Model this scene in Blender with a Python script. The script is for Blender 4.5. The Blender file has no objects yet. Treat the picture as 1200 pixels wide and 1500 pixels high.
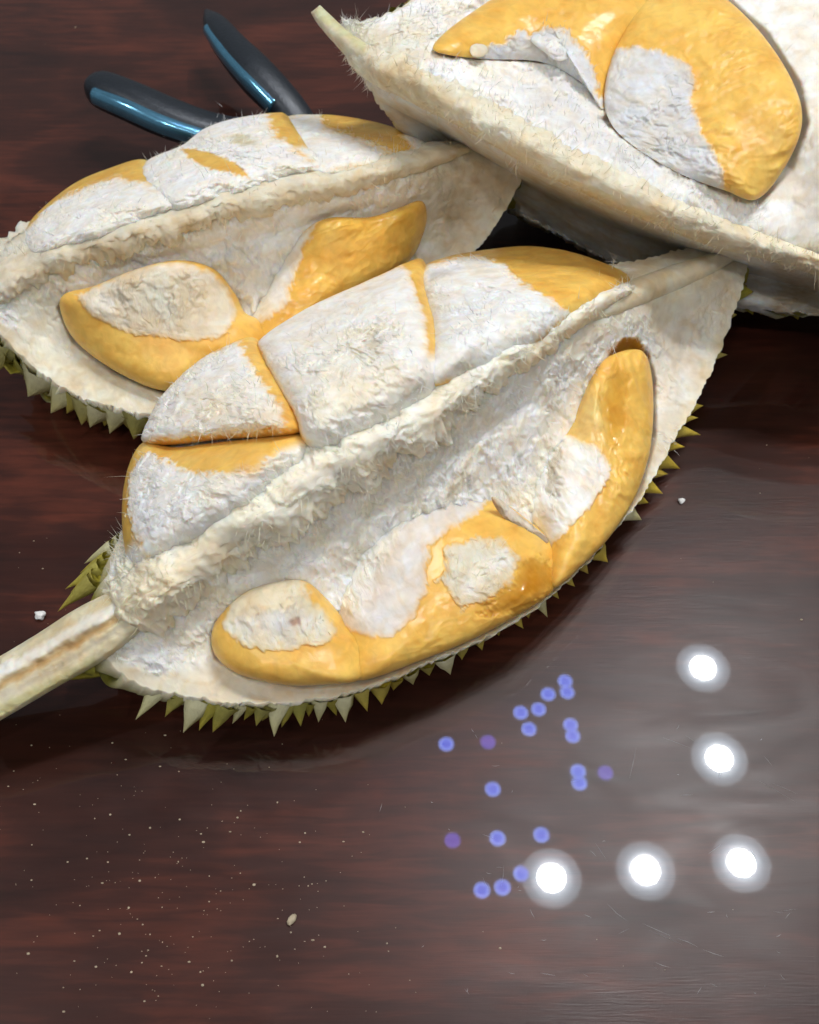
import bpy, math, numpy as np
from mathutils import Vector
rng = np.random.default_rng(7)
S = bpy.context.scene
COL = S.collection

# ------------------------------------------------------------------ camera
W, H = 1200.0, 1500.0            # the photograph's own pixel frame, used to measure it
PITCH, DIST, VFOV = math.radians(56), 0.46, math.radians(50)
FPX = (H/2)/math.tan(VFOV/2)
cam_d = bpy.data.cameras.new('camera'); cam = bpy.data.objects.new('camera', cam_d); COL.objects.link(cam)
CAM = np.array([0.0, -DIST*math.cos(PITCH), DIST*math.sin(PITCH)])
cam.location = CAM
cam.rotation_euler = (math.pi/2-PITCH, 0, 0)
cam_d.sensor_fit = 'VERTICAL'; cam_d.sensor_height = 24; cam_d.angle_y = VFOV
cam_d.clip_start = 0.01; cam_d.clip_end = 50
cam_d.dof.use_dof = True; cam_d.dof.focus_distance = 0.40; cam_d.dof.aperture_fstop = 12.5
S.camera = cam
# ------------------------------------------------------------------ room light
wd = bpy.data.worlds.new('World'); S.world = wd; wd.use_nodes = True
bg = wd.node_tree.nodes['Background']; bg.inputs[0].default_value = (0.93, 0.96, 1.0, 1); bg.inputs[1].default_value = 0.18
LAMP_L = 920.0                   # radiance of a downlight's bright disc
S.view_settings.view_transform = 'Standard'; S.view_settings.look = 'None'
S.view_settings.exposure = 0; S.view_settings.gamma = 1
S.cycles.use_denoising = True
S.cycles.max_bounces = 8; S.cycles.diffuse_bounces = 4; S.cycles.glossy_bounces = 4
S.cycles.sample_clamp_indirect = 8

# ------------------------------------------------------------------ maths helpers
FWD = np.array([0, math.cos(PITCH), -math.sin(PITCH)]); UPV = np.array([0, math.sin(PITCH), math.cos(PITCH)]); RT = np.array([1.0, 0, 0])
def ray(px, py):
    px = np.asarray(px, float); py = np.asarray(py, float)
    d = FWD + ((px-W/2)/FPX)[..., None]*RT - ((py-H/2)/FPX)[..., None]*UPV
    return d
def unproj(px, py, z):
    d = ray(px, py); k = (np.asarray(z)-CAM[2])/d[..., 2]
    return CAM + d*k[..., None]
def mirror_pt(px, py, zc):
    """point at height zc that the table top mirrors to this place of the photograph"""
    d = ray(px, py); k = (-zc-CAM[2])/d[..., 2]
    p = CAM + d*k[..., None]; p[..., 2] *= -1
    return p
_G = None
def perlin(p, seed=0):
    r = np.random.default_rng(seed+100)
    perm = r.permutation(256); perm = np.concatenate([perm, perm, perm[:4]])
    g = r.normal(size=(256, 3)); g /= np.linalg.norm(g, axis=1)[:, None]
    i = np.floor(p).astype(int); f = p-i; i &= 255
    u = f*f*f*(f*(f*6-15)+10)
    out = np.zeros(len(p))
    for a in (0, 1):
        wa = u[:, 0] if a else 1-u[:, 0]
        for b in (0, 1):
            wb = u[:, 1] if b else 1-u[:, 1]
            for c in (0, 1):
                wc = u[:, 2] if c else 1-u[:, 2]
                h = perm[perm[perm[(i[:, 0]+a) & 255]+((i[:, 1]+b) & 255)]+((i[:, 2]+c) & 255)]
                gg = g[h]
                out += wa*wb*wc*(gg[:, 0]*(f[:, 0]-a)+gg[:, 1]*(f[:, 1]-b)+gg[:, 2]*(f[:, 2]-c))
    return out*1.5
def fbm(p, o=4, seed=0, gain=.5):
    s = 0; a = 1
    for k in range(o):
        s = s+a*perlin(p*(2.03**k)+k*17.3, seed+k); a *= gain
    return s
def ridged(p, o=3, seed=0):
    s = 0; a = 1
    for k in range(o):
        s = s+a*(1-2*np.abs(perlin(p*(2.1**k)+k*9.1, seed+k))); a *= .5
    return s
def smooth(a, b, x):
    t = np.clip((x-a)/(b-a), 0, 1); return t*t*(3-2*t)
def sdf(x, y, poly):
    """signed distance in photo pixels, positive inside"""
    poly = np.asarray(poly, float); n = len(poly)
    d = np.full(x.shape, 1e9); ins = np.zeros(x.shape, bool)
    for k in range(n):
        a = poly[k]; b = poly[(k+1) % n]; e = b-a; L = e@e+1e-9
        t = np.clip(((x-a[0])*e[0]+(y-a[1])*e[1])/L, 0, 1)
        d = np.minimum(d, np.hypot(x-a[0]-t*e[0], y-a[1]-t*e[1]))
        c = ((a[1] > y) != (b[1] > y)) & (x < (b[0]-a[0])*(y-a[1])/(b[1]-a[1]+1e-12)+a[0])
        ins ^= c
    return np.where(ins, d, -d)
def dline(x, y, pts):
    """distance in photo pixels to an open polyline and the place along it"""
    pts = np.asarray(pts, float); d = np.full(x.shape, 1e9)
    for k in range(len(pts)-1):
        a = pts[k]; e = pts[k+1]-a; t = np.clip(((x-a[0])*e[0]+(y-a[1])*e[1])/(e@e), 0, 1)
        d = np.minimum(d, np.hypot(x-a[0]-t*e[0], y-a[1]-t*e[1]))
    return d
def cr_open(pts, n):
    """Catmull-Rom through points, resampled evenly"""
    P = np.asarray(pts, float); P = np.vstack([2*P[0]-P[1], P, 2*P[-1]-P[-2]]); o = []
    for k in range(1, len(P)-2):
        t = np.linspace(0, 1, 24, endpoint=False)[:, None]; a, b, c, d = P[k-1], P[k], P[k+1], P[k+2]
        o.append(.5*((2*b)+(-a+c)*t+(2*a-5*b+4*c-d)*t*t+(-a+3*b-3*c+d)*t**3))
    o = np.vstack(o+[P[-2:-1]])
    L = np.concatenate([[0], np.cumsum(np.linalg.norm(np.diff(o[:, :2], axis=0), axis=1))]); q = np.linspace(0, L[-1], n)
    return np.stack([np.interp(q, L, o[:, k]) for k in range(o.shape[1])], 1)
def cr_closed(pts, n):
    P = [tuple(p) for p in pts]; m = len(P); Q = np.asarray([P[-1]]+P+P[:2], float); o = []
    for k in range(1, m+1):
        t = np.linspace(0, 1, 24, endpoint=False)[:, None]; a, b, c, d = Q[k-1], Q[k], Q[k+1], Q[k+2]
        o.append(.5*((2*b)+(-a+c)*t+(2*a-5*b+4*c-d)*t*t+(-a+3*b-3*c+d)*t**3))
    o = np.vstack(o); o = np.vstack([o, o[:1]])
    L = np.concatenate([[0], np.cumsum(np.linalg.norm(np.diff(o, axis=0), axis=1))]); q = np.linspace(0, L[-1], n, endpoint=False)
    return np.stack([np.interp(q, L, o[:, k]) for k in range(2)], 1)
class TPS:
    def __init__(s, c, reg=2e-3):
        c = np.asarray(c, float); s.p = c[:, :2]/1000; n = len(c)
        K = s.k(s.p, s.p)+reg*np.eye(n); Pm = np.hstack([np.ones((n, 1)), s.p])
        A = np.block([[K, Pm], [Pm.T, np.zeros((3, 3))]])
        s.w = np.linalg.solve(A, np.concatenate([c[:, 2], np.zeros(3)]))
    def k(s, a, b):
        r2 = ((a[:, None]-b[None])**2).sum(-1); return .5*r2*np.log(r2+1e-12)
    def __call__(s, px, py):
        q = np.stack([np.ravel(px), np.ravel(py)], 1)/1000; o = np.zeros(len(q))
        for i in range(0, len(q), 40000):
            u = q[i:i+40000]; o[i:i+40000] = s.k(u, s.p)@s.w[:-3]+s.w[-3]+u@s.w[-2:]
        return o.reshape(np.shape(px))

# ------------------------------------------------------------------ object helpers
def tag(o, label=None, cat=None, group=None, kind=None):
    for k, v in (('label', label), ('category', cat), ('group', group), ('kind', kind)):
        if v: o[k] = v
    return o
def empty(name, loc, label, cat, group=None):
    o = bpy.data.objects.new(name, None); COL.objects.link(o); o.location = loc; o.empty_display_size = .02
    return tag(o, label, cat, group)
def mesh_obj(name, V, Fq, mat, parent=None, attrs=None, flat=False, T=None):
    me = bpy.data.meshes.new(name); V = np.asarray(V, np.float32); Fq = np.asarray(Fq, np.int32)
    faces = [Fq] if T is None else [Fq, np.asarray(T, np.int32)]
    nl = sum(f.size for f in faces); nf = sum(len(f) for f in faces)
    me.vertices.add(len(V)); me.vertices.foreach_set('co', V.ravel())
    me.loops.add(nl); me.loops.foreach_set('vertex_index', np.concatenate([f.ravel() for f in faces]))
    me.polygons.add(nf)
    tot = np.concatenate([np.full(len(f), f.shape[1]) for f in faces]); me.polygons.foreach_set('loop_start', np.concatenate([[0], np.cumsum(tot)[:-1]]).astype(np.int32))
    me.update(calc_edges=True); me.validate()
    if not flat: me.polygons.foreach_set('use_smooth', np.ones(nf, bool))
    if attrs:
        for k, v in attrs.items():
            if k == 'fq':
                a = me.attributes.new(k, 'FLOAT_VECTOR', 'POINT'); a.data.foreach_set('vector', v.astype(np.float32).ravel())
            elif v.ndim == 2:
                a = me.attributes.new(k, 'FLOAT_COLOR', 'POINT'); a.data.foreach_set('color', np.hstack([v, np.ones((len(v), 1))]).astype(np.float32).ravel())
            else:
                a = me.attributes.new(k, 'FLOAT', 'POINT'); a.data.foreach_set('value', v.astype(np.float32))
    me.materials.append(mat)
    o = bpy.data.objects.new(name, me); COL.objects.link(o)
    if parent is not None:
        o.parent = parent; pl = Vector(parent.location) if parent.parent is None else Vector((0, 0, 0))
        root = parent if parent.parent is None else parent.parent
        if parent.parent is None: o.location = -Vector(parent.location)
    return o
def grid_faces(n, m, closed=False, off=0):
    i = np.arange(n-1)[:, None]; j = np.arange(m if closed else m-1)[None]; jn = (j+1) % m
    return (off+np.stack([i*m+j, i*m+jn, (i+1)*m+jn, (i+1)*m+j], -1)).reshape(-1, 4)

# ------------------------------------------------------------------ materials
def mat(name):
    m = bpy.data.materials.new(name); m.use_nodes = True; nt = m.node_tree
    return m, nt, nt.nodes['Principled BSDF']
def N(nt, t, **kw):
    n = nt.nodes.new(t)
    for k, v in kw.items(): setattr(n, k, v)
    return n
def plain(name, rgb, rough=.5, metal=0, noise=.12, scale=300, bump=.1, bdist=.0004, emis=None, estr=0):
    m, nt, b = mat(name); tc = N(nt, 'ShaderNodeTexCoord'); nz = N(nt, 'ShaderNodeTexNoise'); nz.inputs['Scale'].default_value = scale; nz.inputs['Detail'].default_value = 5
    nt.links.new(tc.outputs['Object'], nz.inputs['Vector'])
    hs = N(nt, 'ShaderNodeMapRange'); hs.inputs['To Min'].default_value = 1-noise*2; hs.inputs['To Max'].default_value = 1+noise*2
    nt.links.new(nz.outputs['Fac'], hs.inputs['Value'])
    mx = N(nt, 'ShaderNodeVectorMath', operation='SCALE'); mx.inputs[0].default_value = rgb; nt.links.new(hs.outputs[0], mx.inputs['Scale'])
    nt.links.new(mx.outputs[0], b.inputs['Base Color'])
    bp = N(nt, 'ShaderNodeBump'); bp.inputs['Strength'].default_value = bump; bp.inputs['Distance'].default_value = bdist
    nt.links.new(nz.outputs['Fac'], bp.inputs['Height']); nt.links.new(bp.outputs[0], b.inputs['Normal'])
    b.inputs['Roughness'].default_value = rough; b.inputs['Metallic'].default_value = metal
    if emis: b.inputs['Emission Color'].default_value = (*emis, 1); b.inputs['Emission Strength'].default_value = estr
    return m
def fruit_mat(name, sss=.25, bump=.5):
    """colour, roughness and fuzziness come with the mesh; fine grain and relief are added here"""
    m, nt, b = mat(name)
    a = N(nt, 'ShaderNodeAttribute', attribute_name='Col'); r = N(nt, 'ShaderNodeAttribute', attribute_name='rough'); fz = N(nt, 'ShaderNodeAttribute', attribute_name='fuzz')
    tc = N(nt, 'ShaderNodeTexCoord')
    n1 = N(nt, 'ShaderNodeTexNoise'); n1.inputs['Scale'].default_value = 1.0; n1.inputs['Detail'].default_value = 4; n1.inputs['Distortion'].default_value = .8
    n2 = N(nt, 'ShaderNodeTexNoise'); n2.inputs['Scale'].default_value = 220; n2.inputs['Detail'].default_value = 5; n2.inputs['Distortion'].default_value = .6
    fq = N(nt, 'ShaderNodeAttribute', attribute_name='fq'); nt.links.new(fq.outputs['Vector'], n1.inputs['Vector']); nt.links.new(tc.outputs['Object'], n2.inputs['Vector'])
    mr = N(nt, 'ShaderNodeMapRange'); mr.inputs['From Min'].default_value = .25; mr.inputs['From Max'].default_value = .75; mr.inputs['To Min'].default_value = .88; mr.inputs['To Max'].default_value = 1.1
    nt.links.new(n2.outputs['Fac'], mr.inputs['Value'])
    sc = N(nt, 'ShaderNodeVectorMath', operation='SCALE'); nt.links.new(a.outputs['Color'], sc.inputs[0]); nt.links.new(mr.outputs[0], sc.inputs['Scale'])
    nt.links.new(sc.outputs[0], b.inputs['Base Color']); nt.links.new(r.outputs['Fac'], b.inputs['Roughness'])
    mulf = N(nt, 'ShaderNodeMath', operation='MULTIPLY'); nt.links.new(n1.outputs['Fac'], mulf.inputs[0]); nt.links.new(fz.outputs['Fac'], mulf.inputs[1])
    mul2 = N(nt, 'ShaderNodeMath', operation='MULTIPLY_ADD'); nt.links.new(n2.outputs['Fac'], mul2.inputs[0]); mul2.inputs[1].default_value = .28; nt.links.new(mulf.outputs[0], mul2.inputs[2])
    bp = N(nt, 'ShaderNodeBump'); bp.inputs['Strength'].default_value = bump; bp.inputs['Distance'].default_value = .0013
    nt.links.new(mul2.outputs[0], bp.inputs['Height']); nt.links.new(bp.outputs[0], b.inputs['Normal'])
    b.inputs['Subsurface Weight'].default_value = sss; b.inputs['Subsurface Radius'].default_value = (1.0, .6, .3); b.inputs['Subsurface Scale'].default_value = .0040
    b.inputs['Specular IOR Level'].default_value = .4
    return m
def table_mat():
    m, nt, b = mat('dark_wood'); tc = N(nt, 'ShaderNodeTexCoord')
    def mp(sx, sy, rz=0.0):
        n = N(nt, 'ShaderNodeMapping'); n.inputs['Scale'].default_value = (sx, sy, 1); n.inputs['Rotation'].default_value = (0, 0, rz); nt.links.new(tc.outputs['Object'], n.inputs['Vector']); return n
    def nz(v, sc, det=6, dis=0):
        n = N(nt, 'ShaderNodeTexNoise'); n.inputs['Scale'].default_value = sc; n.inputs['Detail'].default_value = det; n.inputs['Distortion'].default_value = dis; nt.links.new(v.outputs[0], n.inputs['Vector']); return n
    v1 = mp(1, 2.6, .08); v2 = mp(1, 9, .04); v3 = mp(1, 1)
    big = nz(v1, 7, 5, 1.0); grain = nz(v2, 34, 8, .5); blot = nz(v3, 16, 5, .8)
    cr = N(nt, 'ShaderNodeValToRGB'); e = cr.color_ramp.elements
    e[0].position = .30; e[0].color = (.0075, .0026, .0022, 1); e[1].position = .72; e[1].color = (.135, .032, .016, 1)
    k = e.new(.5); k.color = (.038, .0105, .0066, 1)
    mix = N(nt, 'ShaderNodeMath', operation='MULTIPLY_ADD'); mix.inputs[1].default_value = .55; nt.links.new(big.outputs['Fac'], mix.inputs[0])
    g2 = N(nt, 'ShaderNodeMath', operation='MULTIPLY'); g2.inputs[1].default_value = .25; nt.links.new(grain.outputs['Fac'], g2.inputs[0])
    g3 = N(nt, 'ShaderNodeMath', operation='MULTIPLY_ADD'); g3.inputs[1].default_value = .2; nt.links.new(blot.outputs['Fac'], g3.inputs[0]); nt.links.new(g2.outputs[0], g3.inputs[2])
    nt.links.new(g3.outputs[0], mix.inputs[2]); nt.links.new(mix.outputs[0], cr.inputs[0]); nt.links.new(cr.outputs[0], b.inputs['Base Color'])
    rr = N(nt, 'ShaderNodeMapRange'); rr.inputs['From Min'].default_value = .3; rr.inputs['From Max'].default_value = .7; rr.inputs['To Min'].default_value = .29; rr.inputs['To Max'].default_value = .37
    sm = nz(mp(1, 2.5, .3), 22, 5, 1.5); nt.links.new(sm.outputs['Fac'], rr.inputs['Value']); nt.links.new(rr.outputs[0], b.inputs['Roughness'])
    b.inputs['Specular IOR Level'].default_value = .23
    b.inputs['Coat Weight'].default_value = 1; b.inputs['Coat IOR'].default_value = 1.5
    cr2 = N(nt, 'ShaderNodeMapRange'); cr2.inputs['From Min'].default_value = .35; cr2.inputs['From Max'].default_value = .75; cr2.inputs['To Min'].default_value = .004; cr2.inputs['To Max'].default_value = .02
    nt.links.new(sm.outputs['Fac'], cr2.inputs['Value']); nt.links.new(cr2.outputs[0], b.inputs['Coat Roughness'])
    bp = N(nt, 'ShaderNodeBump'); bp.inputs['Strength'].default_value = .16; bp.inputs['Distance'].default_value = .0003; fine = nz(mp(1, 22, .02), 90, 4, .3)
    nt.links.new(fine.outputs['Fac'], bp.inputs['Height']); nt.links.new(bp.outputs[0], b.inputs['Normal'])
    return m
M_TABLE = table_mat()
M_FRUIT = fruit_mat('durian_flesh_and_pith', .6, .55)
def fibre_mat():
    m, nt, b = mat('pith_fibre'); a = N(nt, 'ShaderNodeAttribute', attribute_name='Col'); nt.links.new(a.outputs['Color'], b.inputs['Base Color']); b.inputs['Roughness'].default_value = .7
    t = N(nt, 'ShaderNodeBsdfTranslucent'); nt.links.new(a.outputs['Color'], t.inputs['Color']); x = N(nt, 'ShaderNodeMixShader'); x.inputs[0].default_value = .5
    nt.links.new(b.outputs[0], x.inputs[1]); nt.links.new(t.outputs[0], x.inputs[2]); nt.links.new(x.outputs[0], nt.nodes['Material Output'].inputs['Surface']); return m
M_FIBRE = fibre_mat()
M_SPINE = fruit_mat('durian_spine', .05, .5)

# ------------------------------------------------------------------ the table
def rounded_slab(name, x0, x1, y0, y1, z0, z1, m):
    import bmesh
    bm = bmesh.new(); bmesh.ops.create_cube(bm, size=1)
    for v in bm.verts: v.co = ((x0+x1)/2+v.co.x*(x1-x0), (y0+y1)/2+v.co.y*(y1-y0), (z0+z1)/2+v.co.z*(z1-z0))
    bmesh.ops.bevel(bm, geom=list(bm.edges), offset=.006, segments=3, affect='EDGES')
    me = bpy.data.meshes.new(name); bm.to_mesh(me); bm.free(); me.materials.append(m)
    o = bpy.data.objects.new(name, me); COL.objects.link(o); return o
table = tag(rounded_slab('table_top', -.75, .75, -.55, .95, -.035, 0, M_TABLE), kind='structure')

# ------------------------------------------------------------------ ceiling with its downlights (seen mirrored in the table) and added fill lamps
ZC = 2.15
M_CEIL = plain('ceiling_paint', (.75, .75, .76), .8, noise=.03, scale=3)
ceiling = tag(rounded_slab('ceiling', -1.6, 2.4, -2.2, 2.8, ZC+.012, ZC+.1, M_CEIL), kind='structure')
M_DISC = plain('downlight_lens', (.8, .8, .8), .4, emis=(.995, .985, .975), estr=LAMP_L)
M_RING = plain('downlight_halo_ring', (.8, .8, .8), .5, emis=(.80, .90, 1.0), estr=4.2)
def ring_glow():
    m, nt, b = mat('downlight_halo'); tc = N(nt, 'ShaderNodeTexCoord'); ln = N(nt, 'ShaderNodeVectorMath', operation='LENGTH'); nt.links.new(tc.outputs['Object'], ln.inputs[0])
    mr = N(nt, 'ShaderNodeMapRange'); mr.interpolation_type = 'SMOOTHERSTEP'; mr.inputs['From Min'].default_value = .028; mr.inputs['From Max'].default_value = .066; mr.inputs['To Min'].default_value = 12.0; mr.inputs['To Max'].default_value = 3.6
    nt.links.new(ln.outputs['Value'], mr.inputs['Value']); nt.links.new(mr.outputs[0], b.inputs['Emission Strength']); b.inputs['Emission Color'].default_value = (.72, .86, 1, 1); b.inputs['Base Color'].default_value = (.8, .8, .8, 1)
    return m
M_RING = ring_glow()  # glowing ring stands in for the bloom halo around each lamp
M_TRIM = plain('downlight_trim', (.8, .8, .8), .4)
def disc_mesh(name, prof, m, n=40):
    """lathe of (radius, z) pairs"""
    a = np.linspace(0, 2*math.pi, n, endpoint=False); prof = np.asarray(prof)
    V = np.stack([np.outer(prof[:, 0], np.cos(a)), np.outer(prof[:, 0], np.sin(a)), np.repeat(prof[:, 1][:, None], n, 1)], -1).reshape(-1, 3)
    me = bpy.data.meshes.new(name); F = grid_faces(len(prof), n, True); me.from_pydata(V.tolist(), [], F.tolist()); me.materials.append(m)
    me.polygons.foreach_set('use_smooth', np.ones(len(me.polygons), bool)); return me
me_disc = disc_mesh('lens', [(.0003, -.002), (.026, -.002), (.029, .0), (.029, .008)], M_DISC)
me_ring = disc_mesh('halo_ring', [(.0295, .004), (.0295, -.001), (.045, .000), (.063, .001), (.066, .006)], M_RING)
me_trim = disc_mesh('trim', [(.0665, .008), (.0665, -.001), (.070, -.001), (.072, .011), (.0665, .013)], M_TRIM)
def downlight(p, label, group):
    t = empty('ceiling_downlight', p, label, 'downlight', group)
    for nm, me in (('lens', me_disc), ('halo_ring', me_ring), ('trim', me_trim)):
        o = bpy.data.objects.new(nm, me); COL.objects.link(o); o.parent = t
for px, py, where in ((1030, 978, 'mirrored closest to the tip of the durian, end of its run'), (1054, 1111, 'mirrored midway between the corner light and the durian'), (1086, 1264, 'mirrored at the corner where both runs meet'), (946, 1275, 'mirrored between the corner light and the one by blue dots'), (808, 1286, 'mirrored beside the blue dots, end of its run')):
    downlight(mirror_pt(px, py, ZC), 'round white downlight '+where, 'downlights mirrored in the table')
for p in ((-.55, -1.15, ZC), (.15, -1.25, ZC), (.85, -1.1, ZC), (-1.2, -.2, ZC)):  # unseen lamps added to fill the slopes that face the camera
    downlight(p, 'round white fill downlight added in the ceiling outside the mirrored row', 'added fill downlights outside the mirrored row')

# ------------------------------------------------------------------ durian segments
A = lambda *c: np.array(c, float)
WHT, BLU, CRM, TAN = A(.86, .845, .80), A(.80, .815, .84), A(.83, .745, .56), A(.52, .38, .19)
YEL, PALE, ORG, WET, HUSK = A(.84, .52, .115), A(.84, .66, .30), A(.62, .30, .03), A(.52, .23, .012), A(.70, .64, .50)
PINK, GREY, BRN, GRN = A(.72, .645, .56), A(.42, .41, .40), A(.17, .10, .035), A(.29, .275, .035)
def P(poly, col, fuzz=None, rough=None, d=0.0, soft=3.0, rag=6.0, mix=1.0):
    return dict(poly=poly, col=col, fuzz=fuzz, rough=rough, d=d, soft=soft, rag=rag, mix=mix)
class Seg:
    def __init__(s, loc_px, label, U, R, L, extra=(), seed=0, conc=None):
        s.seed = seed
        s.U, s.R, s.L = U, R, L
        c = [cr_open(q, 14) for q in (U, R, L)]
        ctl = np.vstack(c+([np.asarray(extra, float)] if len(extra) else []))
        if conc:
            cp = []
            for i in range(2, 12):
                for fr, zf in conc: a_, b_ = c[1][i], c[2][i]; q_ = a_*(1-fr)+b_*fr; q_[2] = a_[2]*(1-zf)+b_[2]*zf; cp.append(q_)
            ctl = np.vstack([ctl, cp])
        s.z = TPS(ctl)
        m = np.mean(ctl, 0); mid = unproj(m[0], m[1], m[2]); s.D = CAM-mid; s.D /= np.linalg.norm(s.D)
        r0 = unproj(*np.asarray(R[1], float)); r1 = unproj(*np.asarray(R[-2], float)); s.ax = (r1-r0)/np.linalg.norm(r1-r0)
        s.ac = np.cross(s.D, s.ax); s.ac /= np.linalg.norm(s.ac)      # across the ridge, towards the upper side
        base = mid.copy(); base[2] = 0
        s.root = empty('durian_segment', base, label, 'durian', 'opened durian segments on the table')
        s.fib = []
    def base(s, px, py, lift=0.0):
        return unproj(px, py, s.z(px, py))+s.D*(np.asarray(lift)[..., None] if np.ndim(lift) else lift)
    def shade(s, px, py, pts, col, fuzz, rough, patches, seed, cs=1.0, swap=False):
        """albedo, fuzz and roughness with ragged patches; returns displacement too"""
        n = len(pts); ax_, ac_ = (s.ac, s.ax) if swap else (s.ax, s.ac)
        wa = fbm(pts/.006, 3, seed+1); wb = fbm(pts/.006+40, 3, seed+2); wc = .5*fbm(pts/.0015, 2, seed+5)+.8*perlin(np.stack([pts@ax_/.0011, pts@ac_/.0055, pts@s.D/.003], 1), seed+6)
        C = np.repeat(col[None], n, 0) if np.ndim(col) == 1 else col.copy()
        Fz = np.full(n, float(fuzz)) if np.ndim(fuzz) == 0 else fuzz.copy(); Ro = np.full(n, float(rough)); d = np.zeros(n)
        for p in patches:
            g = sdf(px+p['rag']*wa, py+p['rag']*wb, p['poly'])+min(p['rag'], 10)*.8*wc
            k = smooth(-p['soft'], p['soft'], g)*p['mix']; kc = k if p['rag'] < 4 else (.55*smooth(-p['soft'], p['soft'], g)+.45*smooth(0, p['soft']*4, g))*p['mix']
            C = C*(1-kc[:, None])+p['col']*kc[:, None]
            if p['fuzz'] is not None: Fz = Fz*(1-k)+p['fuzz']*k
            if p['rough'] is not None: Ro = Ro*(1-k)+p['rough']*k
            d += p['d']*.0014*k
        q = np.stack([pts@ax_/.0011, pts@ac_/.0065, pts@s.D/.004], 1)
        q[:, 0] += 1.2*wa; q[:, 1] += .5*wb
        s.q = np.stack([q[:, 0]*2.4, q[:, 1]*1.6, q[:, 2]], 1)
        Fz = Fz*(.40+.60*smooth(-.30, .22, fbm(pts/.017+21, 3, seed+25)))
        q[:, 0] *= .5; fi = ridged(q, 1, seed+9); lump = fbm(pts/.0065, 4, seed+11, .55); pit = ridged(pts/.0045, 2, seed+13)
        qa = np.stack([pts@ax_/.0058, pts@ac_/.0135, pts@s.D/.007], 1)+.45*np.stack([wa, wb, 0*wa], 1)
        lump = fbm(qa, 3, seed+11, .45); tear = smooth(.80, 1.35, ridged(qa*.85+7, 2, seed+23))
        d += Fz*(.0011*lump+.0008*fi*(.3+.7*smooth(-.2, .3, lump))+.00015*pit-.0013*tear)*cs+(1-Fz)*(.00035*fbm(pts/.010, 3, seed+15))
        # albedo: torn pith is cream in places and bluish white in others
        white = np.clip((C.min(1)-.45)/.2, 0, 1)*Fz
        cr = smooth(-.05, .5, fbm(pts/.014, 3, seed+17))*.6*white; bl = smooth(.0, .5, fbm(pts/.018+9, 2, seed+19))*.35*white
        C = C*(1-cr[:, None])+CRM*1.02*cr[:, None]; C = C*(1-bl[:, None])+BLU*bl[:, None]
        yv = (1-white)*fbm(pts/.012+3, 3, seed+21); C = C*(1+.17*yv[:, None]*A(.4, 1, 1.8))
        vein = (1-white)*smooth(.9, 1.3, ridged(pts/.010+5, 2, seed+27)); C = C*(1-.10*vein[:, None]*A(.3, .8, 1.6))
        return np.clip(C, .005, .90), np.clip(Fz, 0, 1), np.clip(np.maximum(Ro, .85*smooth(.15, .5, Fz)), .05, 1), d
    def sheet(s, ns, nt, patches, depth, colf, rimrag=4.0, dents=(), taper=0.0):
        U, R, L = (cr_open(q, ns) for q in (s.U, s.R, s.L))
        tu = np.linspace(0, 1, nt//2, endpoint=False); tl = np.linspace(0, 1, nt-nt//2)
        up = U[:, None, :2]*(1-tu)[None, :, None]+R[:, None, :2]*tu[None, :, None]
        lo = R[:, None, :2]*(1-tl)[None, :, None]+L[:, None, :2]*tl[None, :, None]
        G = np.concatenate([up, lo], 1); t = np.concatenate([tu-1, tl])[None].repeat(ns, 0).ravel(); ss = np.linspace(0, 1, ns)[:, None].repeat(nt, 1).ravel()
        px, py = G[..., 0].ravel().copy(), G[..., 1].ravel().copy()
        b = s.base(px, py)
        edge = smooth(.86, 1, np.abs(t)); fr = perlin(b/.0022, s.seed+60)+.6*perlin(b/.005, s.seed+61)
        cx, cy = np.repeat(R[:, 0], nt), np.repeat(R[:, 1], nt); vx, vy = px-cx, py-cy; vl = np.hypot(vx, vy)+1e-6
        px += vx/vl*fr*rimrag*edge; py += vy/vl*fr*rimrag*edge
        b = s.base(px, py)
        col, fz, ro = colf(px, py, t, ss, b)
        C, Fz, Ro, d = s.shade(px, py, b, col, fz, ro, patches, s.seed+200, 1.35)
        for poly, dep, soft in dents: d -= dep*smooth(-soft*.2, soft, sdf(px, py, poly))
        d *= 1-.6*smooth(.97, 1, np.abs(t))
        V = b+s.D*d[:, None]
        # outer rind: a rounded hull hung between the two rims
        nb = 44; Vg = V.reshape(ns, nt, 3); a, c = Vg[:, 0], Vg[:, -1]
        tb = np.linspace(0, 1, nb+2)[1:-1]
        ch = a-c; nrm = np.cross(np.gradient((a+c)/2, axis=0), ch); nrm /= np.linalg.norm(nrm, axis=1)[:, None]+1e-9
        nrm *= np.sign(nrm@s.D)[:, None]
        k = np.ones(9)/9
        for j in range(3): nrm[:, j] = np.convolve(np.pad(nrm[:, j], 4, 'edge'), k, 'valid')
        wid = np.linalg.norm(ch, axis=1); dep = np.minimum(depth, wid*.62)
        if taper: dep = dep*(.12+.88*smooth(.04, taper, np.linspace(0, 1, ns)))
        prof = (1-np.abs(2*tb-1)**2.8)**.5
        hb = c[:, None]+ch[:, None]*tb[None, :, None]-nrm[:, None]*(dep[:, None]*prof[None])[..., None]
        zz = hb[..., 2]; hb[..., 2] = np.where(zz < .018, .010+.008*np.exp((zz-.018)/.008), zz)
        hbf = hb.reshape(-1, 3); nz_ = fbm(hbf/.008, 3, s.seed+70)
        e = np.tile(np.minimum(tb, 1-tb), ns); k = smooth(.0, .10, e+.01*nz_)
        hc = (A(.62, .58, .33))*(1-k[:, None])+(GRN*.8+.04*nz_[:, None]*A(1, .9, .1))*k[:, None]
        off = len(V); n0 = np.arange(ns)
        Fa = grid_faces(ns, nt)
        idx = np.concatenate([(n0*nt+nt-1)[:, None], off+n0[:, None]*nb+np.arange(nb)[None], (n0*nt)[:, None]], 1)
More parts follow.
